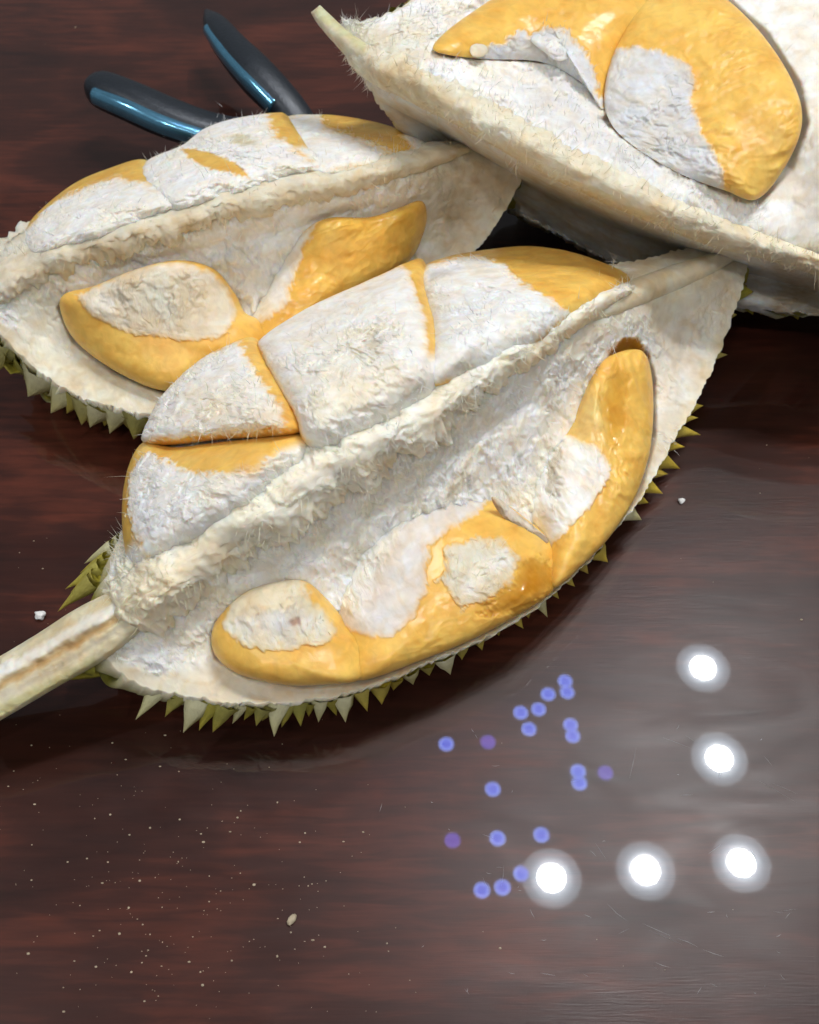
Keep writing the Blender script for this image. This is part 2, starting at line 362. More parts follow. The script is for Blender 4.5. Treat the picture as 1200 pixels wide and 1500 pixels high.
        Fb = np.stack([idx[:-1, :-1], idx[:-1, 1:], idx[1:, 1:], idx[1:, :-1]], -1).reshape(-1, 4)
        caps = []
        for e_, rev in ((0, 1), (ns-1, 0)):
            pass
        att = dict(fq=np.vstack([s.q, hbf*800]), Col=np.vstack([C, hc]), rough=np.concatenate([Ro, np.full(len(hc), .55)]), fuzz=np.concatenate([Fz, np.full(len(hc), .3)]))
        s.husk = mesh_obj('husk', np.vstack([V, hbf]), np.vstack([Fa, Fb]), M_FRUIT, s.root, att)
        s.hb = hb; s.rimL = c; s.rimU = a; s.nrm = nrm
        s.addfib(V, Fz*(np.abs(t) < .93), C, px, py, t)
        return s.husk
    def pod(s, outline, Hh, patches=(), lift=0.0, Hb=.008, centre=None, col=YEL, rough=.33, fuzz=0.0, seed=0, sp=2.4, power=2.2, name='flesh_pod', label=None, wrink=0.0, cs=1.0, wdir=(1., 0.), soft=None, seam=None, push=0.0, pithed=True, softd=(80, 25), skew=(0, 0)):
        O = np.asarray(outline, float); c = O.mean(0) if centre is None else np.asarray(centre, float)
        per = np.linalg.norm(np.diff(np.vstack([O, O[:1]]), axis=0), axis=1).sum(); n = int(per/sp); o = cr_closed(O, n)
        def edge_weight(lines, near, far):
            w_ = np.zeros(n)
            for ln in (lines or []): w_ = np.maximum(w_, 1-smooth(near, far, dline(o[:, 0], o[:, 1], ln)))
            k_ = max(9, n//14) | 1; kk = np.ones(k_)/k_
            for _ in range(2): w_ = np.convolve(np.concatenate([w_[-(k_//2):], w_, w_[:k_//2]]), kk, 'valid')
            return w_
        sf = edge_weight(soft, softd[1], softd[0]); se = edge_weight(seam, 10, 34)
        rad = np.linalg.norm(o-c, axis=1); o = o+(o-c)/rad[:, None]*(push*sf+6*se)[:, None]
        m = int(np.linalg.norm(o-c, axis=1).max()/sp*1.3); st = np.tile(sf, m)
        r = np.sin(np.linspace(.02, 1, m)*math.pi/2)
        px = (c[0]+r[:, None]*(o[:, 0]-c[0])[None]); py = (c[1]+r[:, None]*(o[:, 1]-c[1])[None])
        rr = np.repeat(r[:, None], n, 1).ravel(); px, py = px.ravel(), py.ravel()
        prof = np.clip(1-rr**(power+2.5*np.tile(se, m)), 0, 1)**(.5+.6*st)
        sk = 1+skew[0]*(px-c[0])/100+skew[1]*(py-c[1])/100
        b0 = s.base(px, py, lift*(1-st*rr**3)-.0022*st*rr**5)
        C, Fz, Ro, d = s.shade(px, py, b0, col, fuzz, rough, patches, s.seed+seed*31+300, cs)
        if push:
            kp = smooth(.25, .55, st)*smooth(.66, .80, rr+.05*fbm(b0/.004, 2, s.seed+seed+520))*(1 if pithed else 0); C = C*(1-kp[:, None])+np.clip(WHT*A(1, .985, .95)*(1+.06*fbm(b0/.006, 2, s.seed+521))[:, None], 0, .9)*kp[:, None]; Fz = Fz*(1-kp)+.7*kp; Ro = Ro*(1-kp)+.85*kp
            qa = np.stack([b0@s.ax/.005, b0@s.ac/.009, b0@s.D/.006], 1); d = d+kp*.0010*fbm(qa, 3, s.seed+seed+522)
        if wrink:
            wq = np.stack([b0@s.ax/.0075, b0@s.ac/.0075, b0@s.D/.0075], 1); wl = np.asarray(wdir, float); tq = wq[:, 0]*wl[0]+wq[:, 1]*wl[1]; wq[:, :2] -= .72*tq[:, None]*wl[None]; wq = wq+.5*np.stack([fbm(b0/.012, 2, s.seed+seed+510), fbm(b0/.012+9, 2, s.seed+seed+511), 0*tq], 1)
            d = d+wrink*(1-Fz)*(np.clip(ridged(wq, 2, s.seed+seed+500), -1, 1.2)*.45+fbm(b0/.0045, 2, s.seed+seed+501)*.22)*(.5+.9*smooth(-.3, .4, fbm(b0/.025, 2, s.seed+seed+502)))
        V = b0+s.D*(Hh*prof*sk+d*np.maximum(.25+.75*smooth(0, .35, prof), st))[:, None]
        mb = 9; rb = np.sin(np.linspace(.97, .05, mb)*math.pi/2)
        bx = (c[0]+rb[:, None]*(o[:, 0]-c[0])[None]).ravel(); by = (c[1]+rb[:, None]*(o[:, 1]-c[1])[None]).ravel()
        rq = np.repeat(rb, n); sb = np.tile(sf, mb)
        Vb = s.base(bx, by, lift*(1-sb*rq**3)-.0022*sb*rq**5)-s.D*(Hb*np.clip(1-np.repeat(rb, n)**2, 0, 1)**.5)[:, None]
        Vb[:, 2] = np.maximum(Vb[:, 2], .012)
        F = np.vstack([grid_faces(m, n, True), ])
        off = len(V); i = np.arange(n); j = (i+1) % n
        F2 = np.stack([(m-1)*n+i, (m-1)*n+j, off+j, off+i], 1); F3 = grid_faces(mb, n, True, off)
        V = np.vstack([V, Vb, V[:n].mean(0)[None], Vb[-n:].mean(0)[None]]); tot = len(V)
        T = np.vstack([np.stack([j, i, np.full(n, tot-2)], 1), np.stack([off+(mb-1)*n+i, off+(mb-1)*n+j, np.full(n, tot-1)], 1)])
        nbv = len(Vb)+2
        att = dict(fq=np.vstack([s.q, np.zeros((nbv, 3))]), Col=np.vstack([C, np.repeat(C[-n:].mean(0)[None], nbv, 0)]), rough=np.concatenate([Ro, np.full(nbv, rough)]), fuzz=np.concatenate([Fz, np.zeros(nbv)]))
        att['Col'][-2] = C[:n].mean(0); att['fuzz'][-2] = Fz[0]
        ob = mesh_obj(name, V, np.vstack([F, F2, F3]), M_FRUIT, s.root, att, T=T)
        if label: ob['label'] = label
        w = rr/(rr.mean()); keep = rng.random(len(rr)) < w/w.max()
        keep &= rr < .84
        s.addfib(V[:len(rr)][keep], Fz[keep], C[keep], px[keep], py[keep], np.zeros(keep.sum()))
        return ob
    def strip(s, crest, Hh, col, fuzz, rough, patches=(), Hb=.01, name='core', sp=2.4, seed=0, power=2.0, lift=0.0, cs=1.0, label=None, flat=0.0, pexp=1.0, wrag=0.0, hvar=0.0):
        """band along a line: (px, py, width above, width below) with a rounded section"""
        q = np.asarray(crest, float); n = int(np.linalg.norm(np.diff(q[:, :2], axis=0), axis=1).sum()/sp); c = cr_open(q, n)
        tg = np.gradient(c[:, :2], axis=0); tg /= np.linalg.norm(tg, axis=1)[:, None]; nr = np.stack([tg[:, 1], -tg[:, 0]], 1)
        m = int(max(14, (c[:, 2]+c[:, 3]).max()/sp*1.2)); t = np.sin(np.linspace(-1, 1, m)*math.pi/2)
        wd_ = np.where(t[None] < 0, c[:, 2][:, None], c[:, 3][:, None])
        px = (c[:, 0][:, None]-nr[:, 0][:, None]*-1*(-t)[None]*wd_); py = (c[:, 1][:, None]-nr[:, 1][:, None]*-1*(-t)[None]*wd_)
        if wrag:
            bb = s.base(px.ravel(), py.ravel()); k_ = (1+wrag*np.clip(wd_/45, 0, 1).ravel()**2*(fbm(bb/.009, 3, s.seed+55)+.5*perlin(bb/.002, s.seed+56))).reshape(px.shape)
            px = c[:, 0][:, None]+(px-c[:, 0][:, None])*k_; py = c[:, 1][:, None]+(py-c[:, 1][:, None])*k_
        px, py = px.ravel(), py.ravel(); tt = np.tile(t, n); u = np.repeat(np.linspace(0, 1, n), m)
        ends = np.clip(np.minimum(u, 1-u)*n*sp/18, 0, 1)**.5
        b0 = s.base(px, py, lift)
        C, Fz, Ro, d = s.shade(px, py, b0, col, fuzz, rough, patches, s.seed+seed*37+700, cs, True)
        prof = np.clip(1-np.abs(tt)**power, 0, 1)**.5*ends
        prof = (prof*(1-flat)+flat*np.minimum(prof*1.6, 1))**(np.where(tt < 0, pexp[0], pexp[1]) if isinstance(pexp, tuple) else pexp)
        V = b0+s.D*(Hh*prof*(1+hvar*fbm(b0/.022, 2, s.seed+57))+d)[:, None]
        Vb = b0-s.D*(Hb*np.clip(1-tt**2, 0, 1)**.5*ends)[:, None]-s.D*.0004
        Vb[:, 2] = np.maximum(Vb[:, 2], .002)
        nv = len(V); F = grid_faces(n, m); Fb = grid_faces(n, m, False, nv)[:, ::-1]
        I = np.arange(nv).reshape(n, m); ed = []
        for line in (I[:, 0], I[-1, :], I[::-1, -1], I[0, ::-1]): ed.append(np.stack([line[:-1], line[1:], line[1:]+nv, line[:-1]+nv], 1))
        under = np.repeat((C.mean(0)*A(.8, .78, .6))[None], nv, 0)
        ob = mesh_obj(name, np.vstack([V, Vb]), np.vstack([F, Fb]+ed), M_FRUIT, s.root, dict(fq=np.vstack([s.q, s.q]), Col=np.vstack([C, under]), rough=np.concatenate([Ro, Ro]), fuzz=np.concatenate([Fz, Fz*.3])))
        if label: ob['label'] = label
        if name != 'stem': s.addfib(V, np.minimum(Fz*1.6, 1)*(np.abs(tt) < .85), C, px, py, np.zeros(nv))
        return ob
    def addfib(s, V, Fz, C, px, py, t):
        ok = (rng.random(len(V)) < np.clip(Fz-.30, 0, 1)*.35) & (C.min(1) > .3)
        s.fib.append((V[ok], C[ok]))
    def fibres(s, limit, tufts=()):
        V = np.vstack([a for a, _ in s.fib]); C = np.vstack([c for _, c in s.fib])
        if len(V) > limit:
            k = rng.choice(len(V), limit, False); V, C = V[k], C[k]
        Ls = .0016+.0040*rng.random(len(V))**2; lift = .02+.22*rng.random(len(V))**3
        sg = np.sign(rng.random(len(V))-.5)
        dr = s.ac[None]*sg[:, None]*.8+s.ax[None]*rng.normal(0, .55, len(V))[:, None]+rng.normal(0, .25, (len(V), 3))
        for (x, y, n, ln, sprd, dirpx) in tufts:
            xx = x+rng.normal(0, sprd, n); yy = y+rng.normal(0, sprd, n)
            b = s.base(xx, yy, .001); d3 = unproj(x+dirpx[0], y+dirpx[1], s.z(np.array([x]), np.array([y]))[0]+dirpx[2])-unproj(x, y, s.z(np.array([x]), np.array([y]))[0])
            d3 = d3/np.linalg.norm(d3)
            V = np.vstack([V, b]); C = np.vstack([C, np.repeat(WHT[None], n, 0)]); Ls = np.concatenate([Ls, ln*(.5+.7*rng.random(n))]); lift = np.concatenate([lift, .2*rng.random(n)])
            dr = np.vstack([dr, d3[None]+rng.normal(0, .3, (n, 3))])
        n = len(V); dr /= np.linalg.norm(dr, axis=1)[:, None]
        side = np.cross(dr, s.D)+rng.normal(0, .3, (n, 3)); side /= np.linalg.norm(side, axis=1)[:, None]
        wdt = .00007+.00010*rng.random(n); bend = rng.normal(0, .75, (n, 3))
        P0 = V-s.D*.0004; P1 = V+(dr*.5+s.D*lift[:, None]*.45+bend*.15)*Ls[:, None]; P2 = V+(dr*.95+s.D*lift[:, None]*.55+bend*.5)*Ls[:, None]
        w = side*wdt[:, None]
        VV = np.stack([P0-w, P0+w, P1-w*.8, P1+w*.8, P2], 1).reshape(-1, 3); o = np.arange(n)[:, None]*5
        F = o+np.array([[0, 1, 3, 2]]); T = o+np.array([[2, 3, 4]])
        ob = mesh_obj('pith_fibres', VV, F, M_FIBRE, s.root, dict(Col=np.clip(np.repeat(C, 5, 0)*1.03, 0, .8), rough=np.full(n*5, .7), fuzz=np.zeros(n*5)), T=T)
        ob['kind'] = 'stuff'
    def spine(s, b, tip, w, white=0.0, name='spine', hue=0.0):
        """one woody thorn: a six-sided, slightly waisted pyramid from base centre to tip"""
        ax = tip-b; L = np.linalg.norm(ax); ax /= L
        e1 = np.cross(ax, s.D); e1 /= np.linalg.norm(e1)+1e-9; e2 = np.cross(ax, e1)
        if e2@s.D < 0: e2 = -e2
        n = 8; an = np.linspace(0, 2*math.pi, n, endpoint=False)+rng.random()*1.0; rows = []; cols = []
        G = GRN*A(1+.5*hue, 1+.25*hue, 1)*(.8+.4*rng.random()); bend = e1*rng.normal(0, .05)*L
        for f, rad in ((-.10, 1.15), (.08, 1.0), (.36, .70), (.66, .37), (.88, .14), (1.0, .02)):
            rr = rad*w*(1+.07*rng.normal(size=n)*(f < .9))
            ring = b+ax*L*f+bend*f*f+(np.cos(an)*rr)[:, None]*e1+(np.sin(an)*rr*.72)[:, None]*e2
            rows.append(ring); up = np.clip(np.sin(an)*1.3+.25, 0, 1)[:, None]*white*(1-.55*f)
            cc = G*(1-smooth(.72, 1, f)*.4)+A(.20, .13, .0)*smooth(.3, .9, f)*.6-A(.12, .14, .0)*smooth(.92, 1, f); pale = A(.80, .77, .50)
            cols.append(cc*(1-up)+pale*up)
        V = np.vstack(rows); V[:, 2] = np.maximum(V[:, 2], .0004); F = grid_faces(6, n, True)
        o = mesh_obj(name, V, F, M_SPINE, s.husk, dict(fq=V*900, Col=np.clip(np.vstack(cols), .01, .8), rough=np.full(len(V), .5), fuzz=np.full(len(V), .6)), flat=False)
        return o
    def rim_spines(s, lst, wmul=1.0):
        """listed: tip px, base px, half width px, whiteness, hue; the tip hangs lower than the base"""
        more = []
        for a_, b_ in zip(lst[:-1], lst[1:]):
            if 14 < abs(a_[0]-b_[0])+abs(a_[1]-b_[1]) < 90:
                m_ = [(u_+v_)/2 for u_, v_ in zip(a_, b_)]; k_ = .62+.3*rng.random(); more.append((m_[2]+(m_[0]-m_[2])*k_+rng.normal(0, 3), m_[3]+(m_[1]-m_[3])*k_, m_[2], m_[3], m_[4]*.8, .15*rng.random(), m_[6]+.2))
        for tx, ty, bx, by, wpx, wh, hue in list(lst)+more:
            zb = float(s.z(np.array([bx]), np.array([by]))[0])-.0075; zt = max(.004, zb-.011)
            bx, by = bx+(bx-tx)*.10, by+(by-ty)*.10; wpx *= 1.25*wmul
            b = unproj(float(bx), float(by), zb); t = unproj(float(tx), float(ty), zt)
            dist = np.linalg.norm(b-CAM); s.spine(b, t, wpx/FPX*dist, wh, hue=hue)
    def hull_spines(s, ni, nj, j0=.1, j1=.9, skip=None):
        ns, nb = s.hb.shape[:2]; cen = s.hb.reshape(-1, 3).mean(0)
        for i in range(ni):
            for j in range(nj):
                u = (i+.5+.5*(j % 2)-.25+rng.normal(0, .08))/ni; v = j0+(j1-j0)*(j+.5+rng.normal(0, .08))/nj
                if skip and u < skip: continue
                a = int(np.clip(u*(ns-1), 4, ns-5)); c = int(np.clip(v*(nb-1), 1, nb-2))
                p = s.hb[a, c]; nn = np.cross(s.hb[a+3, c]-s.hb[a-3, c], s.hb[a, c+1]-s.hb[a, c-1]); nn /= np.linalg.norm(nn)+1e-9
                mid = (s.rimL[a]+s.rimU[a])/2
                if nn@(p-mid) < 0: nn = -nn
                L = .010+.004*rng.random(); t = p+nn*L+A(0, 0, -.002)
                if t[2] < .0005:
                    t[2] = .0005
                s.spine(p, t, .0048+.001*rng.random(), 0, hue=rng.normal(.2, .3))
def simple_col(white_lim, husk_t, tip_s, stem_s=0.0):
    """fluffy white pith towards the ridge, smooth cream husk towards the rim and the tip"""
    def f(px, py, t, ss, b):
        n = fbm(b/.012, 3, 77)*.08
        k = smooth(husk_t-.06, husk_t+.06, t+n); k = np.maximum(k, smooth(tip_s-.04, tip_s+.04, ss+n)); k = np.maximum(k, smooth(-.93, -.98, t))
        k = np.maximum(k, 1-smooth(stem_s-.05, stem_s+.05, ss+n)) if stem_s > 0 else k
        col = WHT*(1-k[:, None])+HUSK*k[:, None]; return col, 1-k*.95, .58
    return f

# ---------- front segment: stem at the lower left, tip under the right-hand segment
F = Seg(None, 'opened durian segment with split stem and large white and yellow flesh pods on both sides',
    U=[(158, 862, .046), (165, 815, .047), (192, 745, .048), (235, 640, .050), (320, 545, .051), (450, 475, .053), (620, 412, .056), (780, 398, .057), (905, 386, .058), (1000, 366, .059), (1097, 352, .060)],
    R=[(152, 905, .052), (215, 862, .060), (300, 800, .070), (420, 735, .080), (560, 645, .086), (700, 556, .086), (830, 466, .082), (950, 408, .073), (1030, 378, .066), (1100, 356, .061)],
    L=[(150, 958, .044), (200, 1000, .038), (300, 1024, .034), (400, 1030, .032), (520, 1013, .031), (640, 966, .031), (760, 908, .030), (860, 826, .031), (935, 735, .032), (985, 650, .035), (1035, 560, .040), (1075, 460, .047), (1104, 365, .059)], seed=1, conc=[(.30, .50), (.62, .91)])
crackU = [(257, 650), (330, 643), (400, 640), (438, 635)]
F.sheet(620, 330, [
    P([(205, 905), (300, 860), (420, 800), (330, 880), (300, 960), (240, 940)], CRM*.98, .55, .6, 0, 25, 18, .6),
    P([(420, 785), (520, 715), (640, 625), (740, 570), (730, 610), (640, 680), (540, 740), (440, 800)], A(.68, .62, .50), 1.0, .7, -3.0, 24, 18, .6),
    P([(840, 470), (950, 425), (1060, 385), (1040, 405), (930, 465), (850, 520), (800, 530)], CRM*A(1, .95, .85), .25, .5, 0, 18, 8, .8),
    P([(300, 965), (420, 1003), (540, 1000), (650, 960), (640, 985), (520, 1030), (400, 1040), (290, 1030), (230, 990)], HUSK*A(1, 1, 1.02), .12, .5, 0, 12, 8, .9),
    P([(955, 480), (1040, 420), (1085, 395), (1060, 480), (1000, 600), (960, 680), (957, 560)], A(.66, .61, .53), .3, .5, 0, 16, 8, .9),
    P([(880, 545), (893, 515), (912, 495), (932, 494), (950, 520), (950, 550)], ORG*.8, .05, .4, 0, 2, 3),
    P([(455, 642), (480, 638), (500, 645), (470, 652)], YEL, .0, .4, -1, 2, 2),
    ], .050, simple_col(0, .80, .83, .0), dents=[([(880, 560), (893, 515), (912, 496), (932, 495), (948, 520), (955, 600), (930, 700), (860, 700)], .007, 14), ([(330, 930), (500, 930), (640, 900), (800, 840), (780, 890), (640, 955), (520, 990), (400, 990), (320, 965)], .006, 30), ([(318, 905), (306, 930), (314, 966), (358, 993), (440, 1009), (540, 1003), (640, 965), (730, 924), (805, 876), (860, 832), (903, 787), (942, 719), (962, 640), (962, 555), (948, 506), (930, 540), (935, 640), (900, 740), (800, 840), (640, 930), (500, 970), (380, 960), (340, 930)], .009, 9), ([(330, 850), (420, 790), (560, 705), (700, 610), (800, 545), (800, 600), (700, 680), (560, 770), (400, 860)], .006, 45)])
# core ridge and stem
F.strip([(168, 893, 36, 36), (200, 872, 50, 50), (250, 840, 62, 52), (300, 806, 70, 58), (355, 770, 62, 48), (410, 738, 72, 56), (460, 708, 60, 46), (520, 670, 70, 50), (570, 638, 58, 38), (630, 598, 66, 46), (700, 550, 58, 38), (790, 490, 42, 32), (860, 450, 26, 20), (930, 418, 8, 8)], .0105, WHT*A(1, .965, .86), .75, .55,
    [P([(150, 960), (150, 840), (225, 800), (300, 850), (240, 925)], CRM*A(1, .95, .85), 1., .55, .8, 14, 14, .85),
     P([(300, 820), (420, 745), (560, 660), (680, 580), (690, 605), (560, 700), (420, 785), (320, 850)], A(.70, .61, .42), .5, .5, -.5, 12, 16, .65),
     P([(230, 830), (330, 745), (420, 700), (440, 720), (340, 790), (270, 850)], CRM*A(1, .96, .86), .5, .5, 0, 16, 16, .6),
     P([(700, 560), (860, 455), (1000, 395), (1080, 368), (1000, 410), (860, 485), (720, 585)], CRM*A(1, .93, .8), .35, .5, 0, 10, 8, .75)], Hb=.012, seed=1, cs=1.5, pexp=(2.2, 1.0), wrag=.6, hvar=.5)
F.strip([(-90, 1052, 36, 48), (0, 1005, 38, 44), (70, 966, 40, 42), (130, 932, 44, 42), (180, 900, 38, 36), (240, 862, 22, 22)], .006, A(.68, .60, .40), .6, .6,
    [P([(-100, 1030), (60, 945), (215, 855), (220, 870), (60, 962), (-100, 1048)], A(.84, .81, .72), .5, .6, .8, 4, 3),
     P([(-100, 1052), (60, 968), (215, 875), (215, 886), (60, 980), (-100, 1068)], A(.55, .36, .16), .6, .6, -1.2, 4, 3),
     P([(-100, 1085), (60, 1000), (150, 955), (160, 990), (60, 1020), (-100, 1110)], A(.40, .37, .15), .5, .6, 0, 6, 5),
     P([(-100, 1070), (60, 983), (215, 893), (215, 905), (60, 996), (-100, 1082)], A(.52, .45, .34), .4, .6, -.3, 4, 4)], Hb=.013, name='stem', seed=2, flat=.6, power=3)
F.strip([(840, 466, 8, 14), (900, 436, 14, 24), (970, 408, 14, 24), (1040, 382, 11, 18), (1098, 358, 5, 8)], .0045, A(.82, .74, .56), .08, .5, [P([(850, 490), (960, 425), (1090, 370), (1060, 400), (960, 445), (870, 505)], A(.66, .54, .34), .1, .5, 0, 10, 6, .7)], Hb=.010, name='core', seed=6, pexp=(1.6, 1.3), hvar=.2)
RF = [q[:2] for q in F.R]
SF = [[(385, 505), (392, 528), (412, 562), (438, 606), (442, 632)], [(621, 392), (623, 430), (635, 480), (634, 555)], [(504, 914), (526, 930), (534, 960), (526, 990)], [(770, 765), (800, 795), (806, 830), (806, 860)]]
# pods of the upper side
F.pod([(207, 822), (186, 775), (189, 700), (214, 648), (260, 655), (340, 646), (436, 640), (442, 668), (400, 708), (310, 762), (240, 815)], .017, [
    P([(205, 690), (228, 658), (300, 690), (380, 690), (440, 655), (450, 690), (330, 790), (240, 830), (224, 806), (212, 770), (196, 740)], WHT, .85, .65, .5, 2.5, 8),
    P([(248, 655), (330, 648), (436, 640), (420, 655), (380, 662), (350, 682), (318, 688), (285, 675)], YEL*1.03, .0, .35, -.2, 2, 3),
    P([(330, 700), (400, 670), (425, 672), (350, 730)], PINK*A(1, .98, .9), .6, .6, 0, 8, 6, .7)], lift=.003, seed=1, soft=[RF], power=2.6, seam=SF, push=30)
F.pod([(216, 648), (222, 622), (243, 583), (285, 540), (325, 514), (372, 500), (392, 528), (412, 562), (436, 604), (440, 630), (400, 640), (330, 644), (255, 652)], .020, [
    P([(205, 655), (222, 610), (246, 578), (310, 520), (360, 505), (372, 520), (396, 560), (425, 600), (432, 630), (330, 640), (250, 646)], WHT, .75, .6, .5, 2.5, 6),
    P([(300, 560), (380, 560), (420, 600), (420, 632), (320, 640), (280, 620)], CRM*A(1.03, 1.0, 1.0), 1., .65, .3, 12, 12, .6),
    P([(330, 605), (425, 600), (430, 628), (330, 634)], A(.72, .58, .38), .5, .6, 0, 8, 8, .5)], lift=.0045, seed=2, soft=[RF], power=2.6, seam=SF, push=30)
F.pod([(392, 500), (450, 457), (530, 420), (600, 390), (620, 392), (622, 430), (634, 480), (634, 545), (590, 590), (530, 625), (488, 645), (455, 640), (440, 606), (412, 558), (390, 520)], .021, [
    P([(386, 510), (392, 490), (450, 452), (590, 395), (606, 420), (626, 480), (628, 560), (560, 615), (480, 655), (446, 640), (436, 604), (405, 555)], WHT*A(1, 1, 1.01), .35, .6, .5, 2.5, 4),
    P([(430, 530), (500, 480), (560, 460), (590, 500), (600, 560), (560, 610), (480, 645), (450, 610)], WHT*A(1, .97, .90), 1., .7, .3, 14, 16),
    P([(450, 600), (500, 560), (560, 560), (590, 575), (520, 628), (470, 645)], CRM, .9, .7, .2, 12, 12, .7),
    P([(540, 500), (556, 495), (562, 520), (555, 548), (545, 530)], A(.45, .40, .30), 1., .7, -2.0, 5, 8, .8),
    P([(520, 528), (535, 522), (540, 535), (525, 540)], A(.45, .38, .22), 1., .7, -1.5, 4, 6, .7)], lift=.0055, seed=3, cs=1.15, soft=[RF], power=2.6, seam=SF, push=30)
F.pod([(624, 398), (660, 380), (710, 370), (780, 365), (850, 378), (903, 407), (893, 432), (838, 466), (770, 506), (690, 548), (634, 560), (636, 480), (622, 430)], .018, [
    P([(610, 420), (626, 398), (660, 388), (705, 385), (735, 400), (760, 430), (800, 448), (836, 468), (760, 520), (690, 560), (620, 570)], WHT*A(.98, 1, 1.02), .8, .65, .4, 2.5, 6),
    P([(640, 410), (700, 396), (735, 410), (745, 440), (700, 430), (650, 425)], WHT, .15, .5, .6, 6, 6, .9),
    P([(640, 440), (720, 440), (730, 480), (650, 500)], BLU, .7, .6, 0, 14, 8, .8),
    P([(628, 408), (672, 398), (676, 408), (630, 424)], A(.50, .49, .48), .3, .5, -1.0, 4, 4, .8)], lift=.0045, seed=4, wrink=.0010, rough=.30, soft=[RF], softd=(55, 20), power=2.6, seam=SF, push=24, pithed=False)
# pods of the lower side
F.pod([(312, 930), (326, 898), (370, 862), (440, 849), (478, 876), (504, 914), (527, 930), (536, 960), (524, 990), (440, 1001), (362, 987), (322, 962)], .018, [
    P([(330, 908), (340, 876), (380, 846), (436, 838), (452, 862), (474, 884), (497, 912), (488, 928), (440, 936), (400, 942), (352, 922)], A(.74, .67, .50), .45, .6, .3, 2, 5),
    P([(345, 908), (380, 885), (440, 880), (480, 908), (440, 925), (390, 926)], A(.70, .67, .62), 1., .7, -.4, 6, 8),
    P([(432, 900), (446, 896), (450, 904), (436, 908)], A(.38, .20, .15), 1, .7, -.6, 3, 3, .7)], lift=.0015, seed=5, seam=SF, centre=(420, 940))
F.pod([(498, 905), (508, 850), (560, 782), (640, 742), (722, 732), (770, 765), (802, 795), (807, 840), (800, 870), (730, 916), (640, 957), (528, 992), (506, 950)], .018, [
    P([(490, 915), (500, 840), (560, 770), (640, 730), (722, 728), (700, 750), (660, 775), (628, 795), (628, 850), (612, 888), (580, 920), (530, 920)], PINK*A(1, 1.02, 1.06), .12, .55, .35, 2.5, 5),
    P([(490, 880), (520, 800), (600, 745), (580, 790), (550, 850), (540, 900)], WHT, .9, .7, .3, 12, 10),
    P([(652, 800), (690, 782), (730, 785), (755, 812), (740, 848), (690, 880), (672, 882), (650, 850), (640, 845), (655, 830)], A(.72, .66, .52), .7, .55, .45, 2.5, 7),
    P([(672, 850), (700, 810), (740, 800), (745, 815), (710, 840), (690, 865)], WHT, .9, .6, .3, 5, 6),
    P([(742, 850), (758, 818), (800, 812), (808, 850), (798, 868), (760, 892), (700, 893)], WET, .0, .14, -.8, 8, 9),
    ], lift=.0005, seed=6, seam=SF, centre=(650, 860), wrink=.0005, skew=(.05, 0), soft=[[(498, 890), (508, 850), (560, 782), (640, 742), (700, 730)]], softd=(50, 15))
F.pod([(800, 798), (782, 760), (786, 710), (806, 660), (836, 625), (852, 585), (868, 550), (892, 522), (938, 514), (954, 556), (953, 640), (934, 716), (895, 782), (852, 826), (808, 856)], .016, [
    P([(796, 805), (770, 770), (780, 690), (812, 630), (838, 640), (868, 656), (884, 686), (872, 720), (838, 756), (804, 796)], WHT*A(1, .99, .98), .3, .55, .6, 2.0, 4),
    P([(770, 780), (775, 700), (800, 640), (816, 650), (806, 700), (810, 760)], WHT, .95, .65, .3, 8, 8),
    P([(800, 720), (802, 680), (818, 642), (824, 648), (812, 690), (810, 730)], A(.50, .43, .28), .9, .6, -2.2, 3, 6, .8),
    P([(832, 650), (850, 590), (862, 570), (880, 600), (880, 660)], PALE, .05, .4, 0, 12, 6, .8),
    P([(870, 600), (885, 560), (898, 540), (912, 560), (905, 620), (890, 660), (872, 640)], WET*A(1.2, 1.35, 2), 0, .1, -.6, 6, 6, .7),
    P([(930, 560), (955, 560), (952, 640), (905, 775), (850, 826), (870, 780), (920, 690)], YEL*A(.86, .86, .9), 0, .35, 0, 12, 8, .7)], lift=.001, seed=7, seam=SF, centre=(868, 690), wrink=.0020, wdir=(.2, .98), rough=.36, soft=[[(795, 790), (782, 760), (786, 710), (806, 660), (836, 625)]], softd=(40, 12))
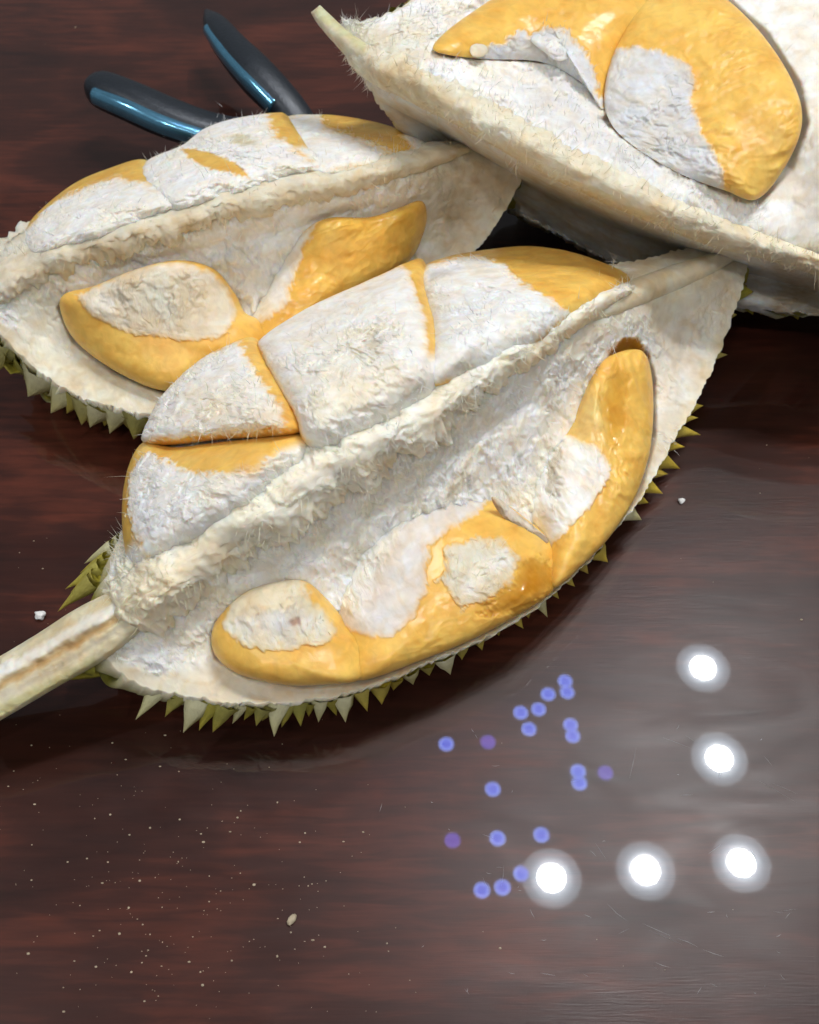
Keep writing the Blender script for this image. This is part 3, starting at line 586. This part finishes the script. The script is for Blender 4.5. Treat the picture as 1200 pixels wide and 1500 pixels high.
# torn flaps of membrane
F.pod([(718, 727), (732, 731), (760, 754), (797, 784), (796, 793), (772, 784), (744, 764), (726, 745)], .0014, [P([(715, 722), (735, 730), (800, 782), (770, 772), (740, 752)], A(.74, .68, .58), .6, .6, .3, 2, 4)], lift=.0098, Hb=.0012, col=A(.36, .28, .19), rough=.4, fuzz=.3, seed=8, name='membrane_flap', label='grey brown curled flap of membrane')
F.rim_spines([(202, 1056, 232, 1008, 13, .9, .0), (268, 1073, 290, 1028, 16, .95, 0), (312, 1073, 328, 1036, 14, .1, .2), (346, 1062, 352, 1034, 9, .8, .2), (374, 1063, 384, 1036, 11, .15, .1), (398, 1078, 408, 1030, 16, .95, 0),
    (440, 1064, 438, 1030, 12, .1, 0), (470, 1058, 468, 1028, 11, .8, .2), (506, 1058, 502, 1022, 13, .9, .1), (558, 1032, 556, 1004, 13, .1, 1.2), (605, 1003, 600, 985, 11, .5, .6), (660, 988, 650, 962, 15, .95, .3), (708, 952, 700, 930, 11, .1, 1.0), (764, 922, 752, 900, 10, .1, 1.2),
    (800, 905, 790, 880, 9, .7, .8), (838, 862, 826, 842, 9, .1, 1.2), (888, 826, 872, 806, 13, .05, 1.6), (940, 762, 916, 748, 13, .8, .4), (972, 720, 938, 708, 13, .05, 1.7), (997, 682, 962, 672, 13, .05, 1.7), (1026, 628, 982, 630, 11, .1, 1.6), (1030, 592, 1004, 598, 9, .1, 1.2), (1066, 522, 1040, 520, 8, .3, 1), (1080, 462, 1062, 462, 7, .2, .8), (1098, 420, 1082, 420, 6, .1, .6),
    (160, 986, 178, 972, 11, .3, .2), (182, 1006, 205, 986, 11, .15, .2), (228, 1010, 250, 1010, 9, .1, 0), (82, 893, 128, 858, 10, .1, .4), (95, 862, 140, 835, 9, .1, .3), (122, 822, 160, 805, 9, .85, .2), (142, 812, 172, 795, 8, .9, .2)])
F.hull_spines(16, 6, .12, .95)
F.fibres(24000, [(902, 384, 7, .004, 3, (-20, -10, .005)), (975, 640, 26, .002, 8, (14, 8, 0)), (910, 742, 30, .003, 6, (12, 8, 0)), (480, 930, 20, .002, 8, (0, 10, 0)), (648, 950, 20, .002, 7, (6, 8, 0))])

# ---------- left segment, behind the front one
B = Seg(None, 'opened durian segment with smooth yellow crescent pod, its pale ridge running behind the stemmed segment',
    U=[(-30, 405, .050), (20, 372, .052), (60, 335, .052), (120, 292, .052), (220, 250, .054), (320, 205, .055), (400, 190, .056), (480, 190, .058), (560, 198, .062), (640, 212, .066), (758, 206, .070)],
    R=[(-40, 425, .058), (50, 375, .070), (140, 342, .078), (260, 305, .086), (400, 270, .090), (520, 246, .090), (620, 225, .086), (700, 212, .080), (765, 218, .073)],
    L=[(-40, 452, .050), (0, 490, .044), (60, 545, .038), (120, 582, .035), (200, 603, .033), (300, 606, .031), (420, 578, .030), (540, 510, .031), (640, 430, .034), (705, 360, .042), (745, 300, .054), (772, 245, .068)], seed=21, conc=[(.30, .46), (.62, .88)])
B.sheet(500, 270, [
    P([(140, 350), (260, 312), (420, 278), (560, 250), (700, 225), (690, 250), (560, 280), (420, 312), (260, 350), (180, 372)], A(.74, .64, .46), .6, .6, -.8, 10, 14, .7),
    P([(600, 300), (640, 240), (740, 225), (770, 245), (740, 310), (700, 370), (600, 460), (560, 440), (620, 350)], A(.64, .56, .43), .35, .45, 0, 14, 8, .9),
    P([(0, 400), (90, 365), (150, 365), (90, 420), (80, 470), (0, 440)], CRM*A(.95, .9, .8), .5, .6, 0, 12, 12, .7),
    P([(10, 440), (80, 440), (130, 520), (240, 580), (240, 620), (120, 600), (40, 520)], A(.72, .68, .54), .2, .5, 0, 12, 8, .9)
    ], .050, simple_col(0, .80, .80), dents=[([(90, 460), (160, 470), (260, 520), (380, 490), (380, 520), (240, 575), (140, 545)], .006, 24), ([(98, 424), (82, 452), (105, 504), (168, 552), (244, 580), (312, 560), (392, 510), (370, 490), (240, 540), (150, 500), (110, 450)], .009, 8), ([(120, 385), (260, 345), (420, 310), (560, 280), (560, 310), (420, 360), (300, 390), (140, 420)], .006, 35)])
B.strip([(-30, 420, 34, 36), (50, 372, 40, 44), (140, 338, 34, 46), (260, 302, 32, 46), (400, 267, 30, 42), (520, 244, 26, 36), (620, 226, 18, 24), (690, 214, 8, 8)], .0065, A(.70, .64, .50), .5, .6,
    [P([(60, 385), (260, 312), (520, 250), (700, 216), (700, 240), (520, 290), (260, 360), (70, 430)], A(.68, .56, .36), .6, .6, 0, 10, 14, .75)], Hb=.012, seed=1, pexp=(2.0, 1.5), wrag=.4, hvar=.4)
RB = [q[:2] for q in B.R]
SB = [[(209, 240), (218, 262), (262, 298)], [(417, 175), (442, 214), (474, 248)], [(354, 458), (378, 473), (388, 507)]]
B.pod([(40, 368), (44, 335), (62, 308), (110, 270), (160, 248), (208, 238), (222, 258), (262, 296), (200, 326), (120, 350), (70, 372)], .015, [
    P([(50, 372), (52, 330), (70, 308), (112, 285), (150, 268), (180, 262), (196, 268), (214, 268), (270, 300), (200, 335), (110, 360)], WHT, .7, .65, .4, 2.5, 5)], lift=.003, seed=1, sp=2.8, seam=SB, push=16, soft=[RB], softd=(55, 18))
B.pod([(212, 262), (222, 236), (268, 214), (300, 190), (345, 175), (400, 169), (418, 176), (445, 214), (474, 246), (370, 272), (270, 302), (236, 290)], .016, [
    P([(200, 270), (218, 232), (268, 205), (300, 180), (345, 165), (392, 165), (402, 200), (440, 230), (480, 250), (370, 280), (270, 310)], WHT, .95, .7, .4, 3, 6),
    P([(268, 222), (292, 224), (330, 236), (352, 248), (368, 264), (340, 258), (310, 252), (285, 240)], YEL, .0, .35, -.5, 2, 3),
    P([(330, 205), (350, 200), (378, 210), (370, 220), (345, 218)], A(.45, .38, .12), .8, .6, -2.0, 5, 5, .8)], lift=.004, seed=2, sp=2.8, cs=1.2, seam=SB, push=16, soft=[RB], softd=(55, 18))
B.pod([(418, 178), (470, 169), (530, 176), (580, 190), (619, 216), (600, 228), (530, 246), (474, 252), (440, 215)], .009, [
    P([(410, 175), (440, 165), (468, 168), (474, 190), (520, 205), (575, 226), (560, 240), (474, 260), (430, 215)], WHT, .85, .65, .4, 3, 6)], lift=.003, seed=3, sp=2.8, wrink=.0005, rough=.25, seam=SB, push=16, soft=[RB], softd=(40, 12))
B.pod([(90, 452), (97, 430), (140, 418), (200, 394), (262, 381), (314, 394), (342, 430), (354, 458), (378, 472), (386, 506), (310, 552), (244, 571), (172, 543), (112, 498)], .020, [
    P([(118, 432), (150, 415), (200, 390), (264, 380), (316, 398), (338, 430), (346, 452), (342, 472), (322, 488), (286, 495), (220, 486), (160, 468), (134, 450)], A(.72, .65, .52), .45, .6, .4, 2, 4),
    P([(160, 425), (230, 400), (290, 410), (310, 440), (270, 465), (200, 455)], A(.70, .64, .50), 1., .7, .0, 10, 14),
    P([(150, 430), (190, 425), (195, 440), (160, 445)], A(.55, .49, .40), .9, .7, -1., 6, 6, .8)], lift=.002, seed=4, seam=SB, centre=(240, 480), sp=2.6, rough=.4)
B.pod([(372, 474), (398, 410), (440, 346), (478, 320), (540, 318), (585, 304), (612, 294), (623, 305), (620, 340), (592, 388), (500, 446), (392, 508)], .016, [
    P([(360, 474), (395, 400), (430, 350), (470, 318), (452, 350), (432, 400), (420, 440), (395, 465)], WHT*A(1, .98, .95), .3, .6, .4, 2.5, 5),
    P([(480, 322), (600, 300), (615, 320), (560, 340), (490, 345)], YEL*A(.95, .9, .6), 0, .25, 0, 10, 8, .6)], lift=.002, seed=5, seam=SB, centre=(490, 400), sp=2.6, wrink=.0011, rough=.25, soft=[[(380, 460), (398, 410), (440, 346)]], softd=(40, 12))
B.rim_spines([(-5, 545, 10, 508, 16, .3, .2), (14, 500, 25, 520, 12, .1, .5), (44, 583, 62, 550, 16, .85, .3), (20, 545, 40, 530, 14, .1, .2), (78, 607, 98, 570, 15, .7, .3), (118, 622, 126, 588, 13, .3, .3), (132, 626, 145, 596, 13, .85, .2), (166, 636, 172, 602, 13, .8, .2), (198, 644, 204, 608, 14, .2, .2), (232, 640, 236, 612, 12, .5, .2)], 1.4)
B.hull_spines(13, 6, .12, .95)
B.fibres(11000, [(230, 252, 34, .004, 8, (-6, -22, .006)), (320, 196, 40, .0035, 14, (-8, -20, .005)), (470, 180, 6, .005, 1, (0, -24, .006)), (640, 212, 40, .002, 20, (-4, -10, .003))])

# ---------- right segment, leaning over the tips of the other two
Rr = Seg(None, 'largest durian segment, seen at its cut ridge, with two plump glossy yellow pods',
    U=[(500, 25, .108), (535, 30, .110), (590, 8, .112), (640, -25, .114), (760, -80, .116), (900, -120, .118), (1050, -130, .120), (1200, -110, .122), (1330, -20, .118), (1420, 150, .105), (1440, 420, .080)],
    R=[(510, 60, .108), (560, 112, .112), (640, 148, .114), (720, 195, .113), (800, 240, .110), (880, 280, .105), (960, 315, .099), (1040, 340, .092), (1110, 362, .085), (1200, 392, .078), (1300, 425, .072), (1430, 470, .066)],
    L=[(512, 70, .104), (552, 148, .088), (600, 206, .066), (660, 258, .048), (740, 304, .038), (810, 340, .034), (900, 388, .030), (1000, 430, .030), (1090, 452, .030), (1200, 462, .030), (1300, 480, .032), (1425, 500, .045)],
    extra=[(760, 120, .106), (900, 165, .103), (1000, 205, .101), (1110, 265, .097), (1230, 200, .118), (1230, 50, .124), (900, 30, .113), (1200, 330, .090)], seed=41)
Rr.sheet(520, 280, [
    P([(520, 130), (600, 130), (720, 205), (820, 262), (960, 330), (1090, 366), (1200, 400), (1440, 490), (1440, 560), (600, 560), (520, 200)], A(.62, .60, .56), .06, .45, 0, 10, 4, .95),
    P([(1130, 385), (1300, 430), (1300, 500), (1120, 470), (1140, 430)], A(.46, .38, .26), .3, .5, 0, 10, 6, .9),
    P([(520, 50), (600, 20), (640, 40), (620, 80), (600, 110), (545, 100)], A(.72, .66, .48), .6, .6, 0, 10, 10, .8),
    P([(1060, 0), (1130, 60), (1180, 150), (1178, 230), (1120, 290), (1150, 350), (1300, 400), (1420, 200), (1300, -60), (1060, -60)], WHT*A(1, .985, .95), .35, .6, 0, 14, 10),
    P([(1150, 250), (1250, 240), (1260, 340), (1100, 340)], WHT*A(1.02, 1.02, 1.03), .2, .6, 0, 20, 10, .9),
    P([(740, 90), (860, 110), (900, 190), (1000, 260), (960, 280), (860, 230), (760, 160)], A(.60, .60, .60), .7, .6, -3, 14, 10, .7),
    ], .060, simple_col(0, 1.5, 1.5), dents=[([(870, 175), (930, 215), (1050, 270), (1110, 295), (1180, 200), (1170, 120), (1120, 50), (1060, -10), (1000, 100)], .009, 12), ([(1055, -15), (1128, 50), (1174, 122), (1186, 182), (1162, 248), (1112, 302), (1085, 290), (1140, 200), (1120, 100), (1040, 20)], .012, 8), ([(630, 80), (700, 90), (860, 100), (880, 0), (760, -40), (660, 20)], .006, 12), ([(560, 150), (640, 172), (760, 240), (900, 306), (1060, 362), (1300, 440), (1300, 480), (1000, 425), (800, 335), (640, 240)], .030, 42)], taper=.40)
Rr.strip([(512, 66, 14, 14), (545, 98, 30, 20), (610, 134, 38, 18), (700, 180, 38, 18), (790, 230, 36, 19), (880, 274, 34, 19), (970, 314, 30, 18), (1050, 343, 26, 20), (1120, 364, 20, 16), (1220, 396, 16, 14), (1330, 430, 12, 10)], .0085, A(.74, .68, .52), .85, .6,
    [P([(540, 80), (640, 110), (680, 150), (640, 165), (560, 130)], A(.64, .52, .32), .9, .6, .4, 8, 12, .8),
     P([(620, 158), (760, 232), (900, 300), (1020, 350), (1010, 362), (880, 310), (740, 245), (620, 175)], A(.64, .52, .30), .6, .6, 0, 6, 8, .75)], Hb=.012, seed=1, cs=1.1, pexp=(1.6, 1.0), wrag=.35, hvar=.4)
Rr.strip([(464, 14, 9, 8), (478, 32, 12, 10), (500, 55, 14, 12), (528, 80, 18, 16), (552, 104, 16, 16)], .006, A(.74, .70, .54), .3, .5, [P([(470, 8), (540, 60), (540, 78), (465, 22)], A(.55, .55, .28), .3, .5, 0, 4, 3, .7)], Hb=.008, name='stem', seed=2, lift=.002)
Rr.pod([(640, 76), (648, 55), (690, 22), (750, -15), (840, -50), (930, -40), (960, 10), (915, 55), (892, 110), (884, 160), (850, 120), (790, 90), (700, 86)], .011, [
    P([(690, 80), (730, 68), (772, 48), (782, 60), (800, 45), (835, 48), (862, 78), (876, 110), (884, 165), (830, 140), (760, 110), (690, 95)], A(.66, .665, .68), .5, .45, .6, 2, 6)], lift=.003, seed=1, sp=2.8, centre=(800, 20), wrink=.0004, rough=.3, soft=[[(720, 90), (790, 95), (850, 125), (884, 160)]], softd=(50, 15))
Rr.pod([(886, 150), (893, 100), (912, 55), (945, 5), (1000, -25), (1062, 0), (1120, 58), (1162, 126), (1173, 182), (1150, 242), (1108, 291), (1060, 278), (1000, 256), (940, 222), (900, 188)], .020, [
    P([(880, 160), (888, 110), (900, 72), (930, 70), (962, 77), (1012, 100), (1018, 120), (1012, 146), (1024, 190), (1050, 232), (1060, 250), (1058, 282), (1000, 265), (940, 230), (890, 190)], A(.68, .68, .68), .45, .5, .7, 2, 4),
    P([(930, 140), (990, 150), (1010, 220), (960, 235), (910, 190)], A(.63, .63, .62), 1., .7, 0, 14, 14, .8)], lift=.004, seed=2, soft=[[(900, 188), (940, 222), (1000, 256)]], softd=(40, 12), centre=(1040, 140), wrink=.0020, wdir=(.7, .7), rough=.42, skew=(.0, 0))
Rr.pod([(693, 75), (698, 66), (708, 64), (717, 70), (718, 80), (708, 86), (697, 84)], .0028, lift=.0075, Hb=.002, col=A(.70, .62, .48), rough=.5, fuzz=.4, seed=3, name='pith_ball', label='small round ball of pith on the yellow pod')
Rr.pod([(782, 62), (790, 45), (815, 33), (838, 38), (850, 60), (842, 82), (822, 92), (800, 78)], .004, lift=.0095, Hb=.001, col=A(.72, .72, .72), rough=.45, fuzz=.7, seed=4, name='membrane_flap', label='curled white flap of membrane')
Rr.rim_spines([(556, 44, 575, 26, 8, .2, .3), (585, 14, 602, 12, 9, .1, .5), (572, 28, 588, 20, 8, .6, .3), (600, 4, 618, 2, 9, .2, .6), (1100, 462, 1095, 444, 9, .0, .3), (1132, 466, 1130, 450, 9, 0, .3), (1170, 468, 1165, 452, 9, 0, .3)])
Rr.hull_spines(13, 6, .10, .95, skip=.36)
Rr.fibres(11000, [(925, 215, 60, .006, 16, (14, 14, .002)), (1000, 248, 50, .005, 14, (14, 10, .002)), (760, 235, 30, .004, 6, (4, 20, -.002)), (825, 60, 20, .004, 8, (-10, -4, .004))])

# ------------------------------------------------------------------ pliers behind the left segment
M_GRIP = plain('dark_blue_grip', (.022, .028, .036), .38, .3, noise=.25, scale=700, bump=.5)
M_SHEEN = plain('blue_sheen', (.17, .44, .64), .20, .85, noise=.1, scale=300)  # blue light on the side of the handles, put in as a coloured strip
M_STEEL = plain('dark_steel', (.06, .06, .065), .3, 1, scale=400)
def loft(name, pts, m, parent, nseg=20):
    """pts: world x, y, z, half width, half height"""
    q = cr_open(np.asarray(pts, float), 48); c = q[:, :3]; tg = np.gradient(c, axis=0); tg /= np.linalg.norm(tg, axis=1)[:, None]
    sd = np.cross(tg, [0, 0, 1.0]); sd /= np.linalg.norm(sd, axis=1)[:, None]; up = np.cross(sd, tg)
    a = np.linspace(0, 2*math.pi, nseg, endpoint=False); ca = np.sign(np.cos(a))*np.abs(np.cos(a))**.75; sa = np.sign(np.sin(a))*np.abs(np.sin(a))**.75
    V = (c[:, None]+sd[:, None]*(ca[None]*q[:, 3][:, None])[..., None]+up[:, None]*(sa[None]*q[:, 4][:, None])[..., None]).reshape(-1, 3)
    n = len(c); V = np.vstack([V, c[0], c[-1]]); i = np.arange(nseg); j = (i+1) % nseg
    T = np.vstack([np.stack([j, i, np.full(nseg, n*nseg)], 1), np.stack([(n-1)*nseg+i, (n-1)*nseg+j, np.full(nseg, n*nseg+1)], 1)])
    return mesh_obj(name, V, grid_faces(n, nseg, True), m, parent, T=T)
jp = unproj(np.array(462.), np.array(214.), np.array(.012))
pl = empty('pliers', (jp[0], jp[1], 0), 'pliers with two curved dark blue handles splayed behind a durian segment', 'pliers')
def wp(px, py, z, w, h): return (*unproj(np.array(float(px)), np.array(float(py)), np.array(z)), w, h)
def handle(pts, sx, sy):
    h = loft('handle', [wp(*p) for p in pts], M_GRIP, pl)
    loft('grip_sheen', [wp(p[0]+sx, p[1]+sy, p[2]+.002, p[3]*.50, p[4]*.55) for p in pts[1:-2]], M_SHEEN, h)
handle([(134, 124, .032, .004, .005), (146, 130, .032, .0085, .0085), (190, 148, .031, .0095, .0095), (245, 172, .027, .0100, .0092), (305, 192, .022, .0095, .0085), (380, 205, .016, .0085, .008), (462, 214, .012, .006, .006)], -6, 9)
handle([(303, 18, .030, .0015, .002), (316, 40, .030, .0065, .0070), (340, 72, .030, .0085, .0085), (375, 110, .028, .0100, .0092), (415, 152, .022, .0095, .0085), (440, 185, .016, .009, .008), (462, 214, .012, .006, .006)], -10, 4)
loft('jaw', [wp(455, 211, .012, .004, .005), wp(466, 215, .012, .011, .007), wp(478, 218, .011, .009, .007), wp(505, 225, .010, .006, .006), wp(528, 230, .009, .003, .004)], M_STEEL, pl)

# ------------------------------------------------------------------ crumbs and marks on the table
M_CRUMB = plain('dry_crumb', (.42, .35, .24), .7, scale=800); M_WCR = plain('white_crumb', (.72, .72, .70), .6, scale=800)
def blob(name, p, r, m, squash=(1, 1, .6), rz=0., sub=3, seed=0):
    import bmesh
    bm = bmesh.new(); bmesh.ops.create_icosphere(bm, subdivisions=sub, radius=1)
    V = np.array([v.co[:] for v in bm.verts]); k = 1+.35*fbm(V*1.3+seed, 3, seed); c_, s_ = math.cos(rz), math.sin(rz)
    for v, q, kk in zip(bm.verts, V, k):
        x, y, z = q*kk*r*np.array(squash); v.co = (x*c_-y*s_, x*s_+y*c_, z)
    mz = min(v.co.z for v in bm.verts)
    for v in bm.verts: v.co.z -= mz
    me = bpy.data.meshes.new(name); bm.to_mesh(me); bm.free(); me.materials.append(m); me.polygons.foreach_set('use_smooth', np.ones(len(me.polygons), bool))
    o = bpy.data.objects.new(name, me); COL.objects.link(o); o.location = p; return o
def tp(px, py): return unproj(np.array(float(px)), np.array(float(py)), np.array(0.0))
tag(blob('crumb', tp(60, 904), .0021, M_WCR, (1, .9, .7), 0, 3, 3), 'round white crumb on the dark table beside the split stem', 'crumb')
tag(blob('crumb', tp(998, 735), .0014, M_WCR, (1, .9, .6), 0, 3, 5), 'small white crumb on the table off the pointed yellow spines', 'crumb')
tag(blob('husk_flake', tp(428, 1348), .0024, M_CRUMB, (.9, .5, .35), .9, 3, 8), 'long tan flake lying alone on the bare table', 'flake')
import bmesh
bm = bmesh.new(); cr_rng = np.random.default_rng(3)
spots = []
for cx, cy, sx, sy, n in ((230, 1320, 90, 90, 150), (320, 1230, 120, 90, 110), (200, 1420, 90, 40, 50), (120, 1200, 90, 120, 60), (450, 1330, 90, 90, 60), (60, 1000, 60, 120, 30), (1000, 850, 150, 200, 26), (700, 1400, 200, 80, 20), (30, 840, 40, 60, 20), (100, 60, 60, 60, 5)):
    spots += [(cr_rng.normal(cx, sx), cr_rng.normal(cy, sy)) for _ in range(int(n*.65))]
for x, y in spots:
    p = tp(x, y)
    if abs(p[0]) > .7: continue
    r = .00012+.00036*cr_rng.random()**5
    g = bmesh.ops.create_icosphere(bm, subdivisions=1, radius=r)
    q = cr_rng.random(3)*.6+.6
    for v in g['verts']: v.co = (p[0]+v.co.x*q[0]*1.3, p[1]+v.co.y*q[1], r*.5+v.co.z*q[2]*.8)
me = bpy.data.meshes.new('crumbs'); bm.to_mesh(me); bm.free(); me.materials.append(M_CRUMB)
o = bpy.data.objects.new('fine_crumbs', me); COL.objects.link(o); tag(o, 'fine pale crumbs scattered over the dark table top', 'crumbs', kind='stuff')
# blue indicator lamps on the ceiling, mirrored as small blue dots
def led_mat(name, c0, c1, e0, e1):
    m, nt, b = mat(name); tc = N(nt, 'ShaderNodeTexCoord'); ln = N(nt, 'ShaderNodeVectorMath', operation='LENGTH'); nt.links.new(tc.outputs['Object'], ln.inputs[0])
    mr = N(nt, 'ShaderNodeMapRange'); mr.inputs['From Min'].default_value = .012; mr.inputs['From Max'].default_value = .016; mr.inputs['To Min'].default_value = 0; mr.inputs['To Max'].default_value = 1
    nt.links.new(ln.outputs['Value'], mr.inputs['Value']); mx = N(nt, 'ShaderNodeMix'); mx.data_type = 'RGBA'; mx.inputs['A'].default_value = (*[c*e0 for c in c0], 1); mx.inputs['B'].default_value = (*[c*e1 for c in c1], 1)
    mx.inputs[6].default_value = (*[c*e0 for c in c0], 1); mx.inputs[7].default_value = (*[c*e1 for c in c1], 1)
    nt.links.new(mr.outputs[0], mx.inputs['Factor']); nt.links.new(mx.outputs[2], b.inputs['Emission Color']); b.inputs['Emission Strength'].default_value = 1; b.inputs['Base Color'].default_value = (.1, .12, .4, 1)
    return m
M_BLUE = led_mat('blue_led', (.12, .20, 1.0), (.30, .42, 1.0), 15., 24.); M_BLUE2 = led_mat('violet_led', (.20, .14, 1.0), (.26, .20, 1.0), 8., 11.)
me_l1 = disc_mesh('led_lens', [(.0003, -.003), (.010, -.0025), (.014, -.001), (.0172, .002), (.0172, .010)], M_BLUE, 24); me_l2 = disc_mesh('led_lens', [(.0003, -.003), (.010, -.0025), (.014, -.001), (.0172, .002), (.0172, .010)], M_BLUE2, 24)
me_lb = disc_mesh('bezel', [(.0174, .006), (.0174, -.001), (.0190, -.001), (.0198, .011), (.0174, .013)], M_TRIM, 24)
for x, y, v in ((828, 998, 0), (831, 1014, 0), (803, 1017, 0), (789, 1039, 0), (763, 1044, 0), (775, 1068, 0), (836, 1062, 0), (839, 1078, 0), (654, 1090, 0), (715, 1087, 1), (847, 1130, 0), (849, 1147, 0), (887, 1132, 1), (722, 1156, 0), (663, 1231, 1), (729, 1228, 0), (793, 1223, 0), (764, 1280, 0), (736, 1300, 0), (706, 1304, 0)):
    t = empty('blue_indicator_light', mirror_pt(np.array(float(x)), np.array(float(y)), ZC), 'tiny violet ceiling light mirrored as a dim dot' if v else 'tiny blue light mirrored on the table, touching its twin' if x > 820 else 'tiny blue ceiling light mirrored on the table as a single dot', 'indicator light', 'violet ceiling lights' if v else 'paired blue ceiling lights' if x > 820 else 'single blue ceiling lights')
    for nm, m_ in (('lens', me_l2 if v else me_l1), ('bezel', me_lb)):
        o = bpy.data.objects.new(nm, m_); COL.objects.link(o); o.parent = t

# fine scratches in the lacquer: shallow ridges of pale scuffed varnish
M_SCR = plain('scuffed_varnish', (.30, .29, .29), .35, scale=900)
sv, sf_ = [], []
sr = np.random.default_rng(12)
lines = [(970, 1080, 1012, 1096), (1002, 1076, 1018, 1086), (1108, 1142, 1168, 1176), (1128, 1146, 1170, 1164), (940, 1352, 985, 1372), (990, 1374, 1024, 1388), (1028, 1390, 1062, 1402), (950, 1362, 1000, 1384), (888, 1322, 920, 1350), (738, 1266, 734, 1300), (932, 1094, 922, 1142), (870, 1232, 890, 1262), (776, 1330, 784, 1346), (560, 1176, 556, 1190), (1040, 1440, 1052, 1446)]
lines += [(x, y, x+sr.normal(0, 12), y+sr.normal(0, 7)) for x, y in zip(sr.uniform(620, 1180, 46), sr.uniform(1040, 1470, 46))]
for x0, y0, x1, y1 in lines:
    a_, b_ = tp(x0, y0), tp(x1, y1); d_ = b_-a_; L_ = np.linalg.norm(d_); nn = np.array([-d_[1], d_[0], 0])/(L_+1e-9)*(.00004+.00005*sr.random())
    m_ = (a_+b_)/2+nn*sr.normal(0, 3); k0 = len(sv)
    sv += [a_, m_-nn, m_+nn, m_+np.array([0, 0, .00006]), b_]
    sf_ += [(k0, k0+1, k0+3), (k0, k0+3, k0+2), (k0+1, k0+4, k0+3), (k0+3, k0+4, k0+2)]
me = bpy.data.meshes.new('scratches'); me.from_pydata([tuple(v+np.array([0, 0, .00004])) for v in sv], [], sf_); me.materials.append(M_SCR)
o = bpy.data.objects.new('scratches', me); COL.objects.link(o); o.parent = table; o['kind'] = 'stuff'
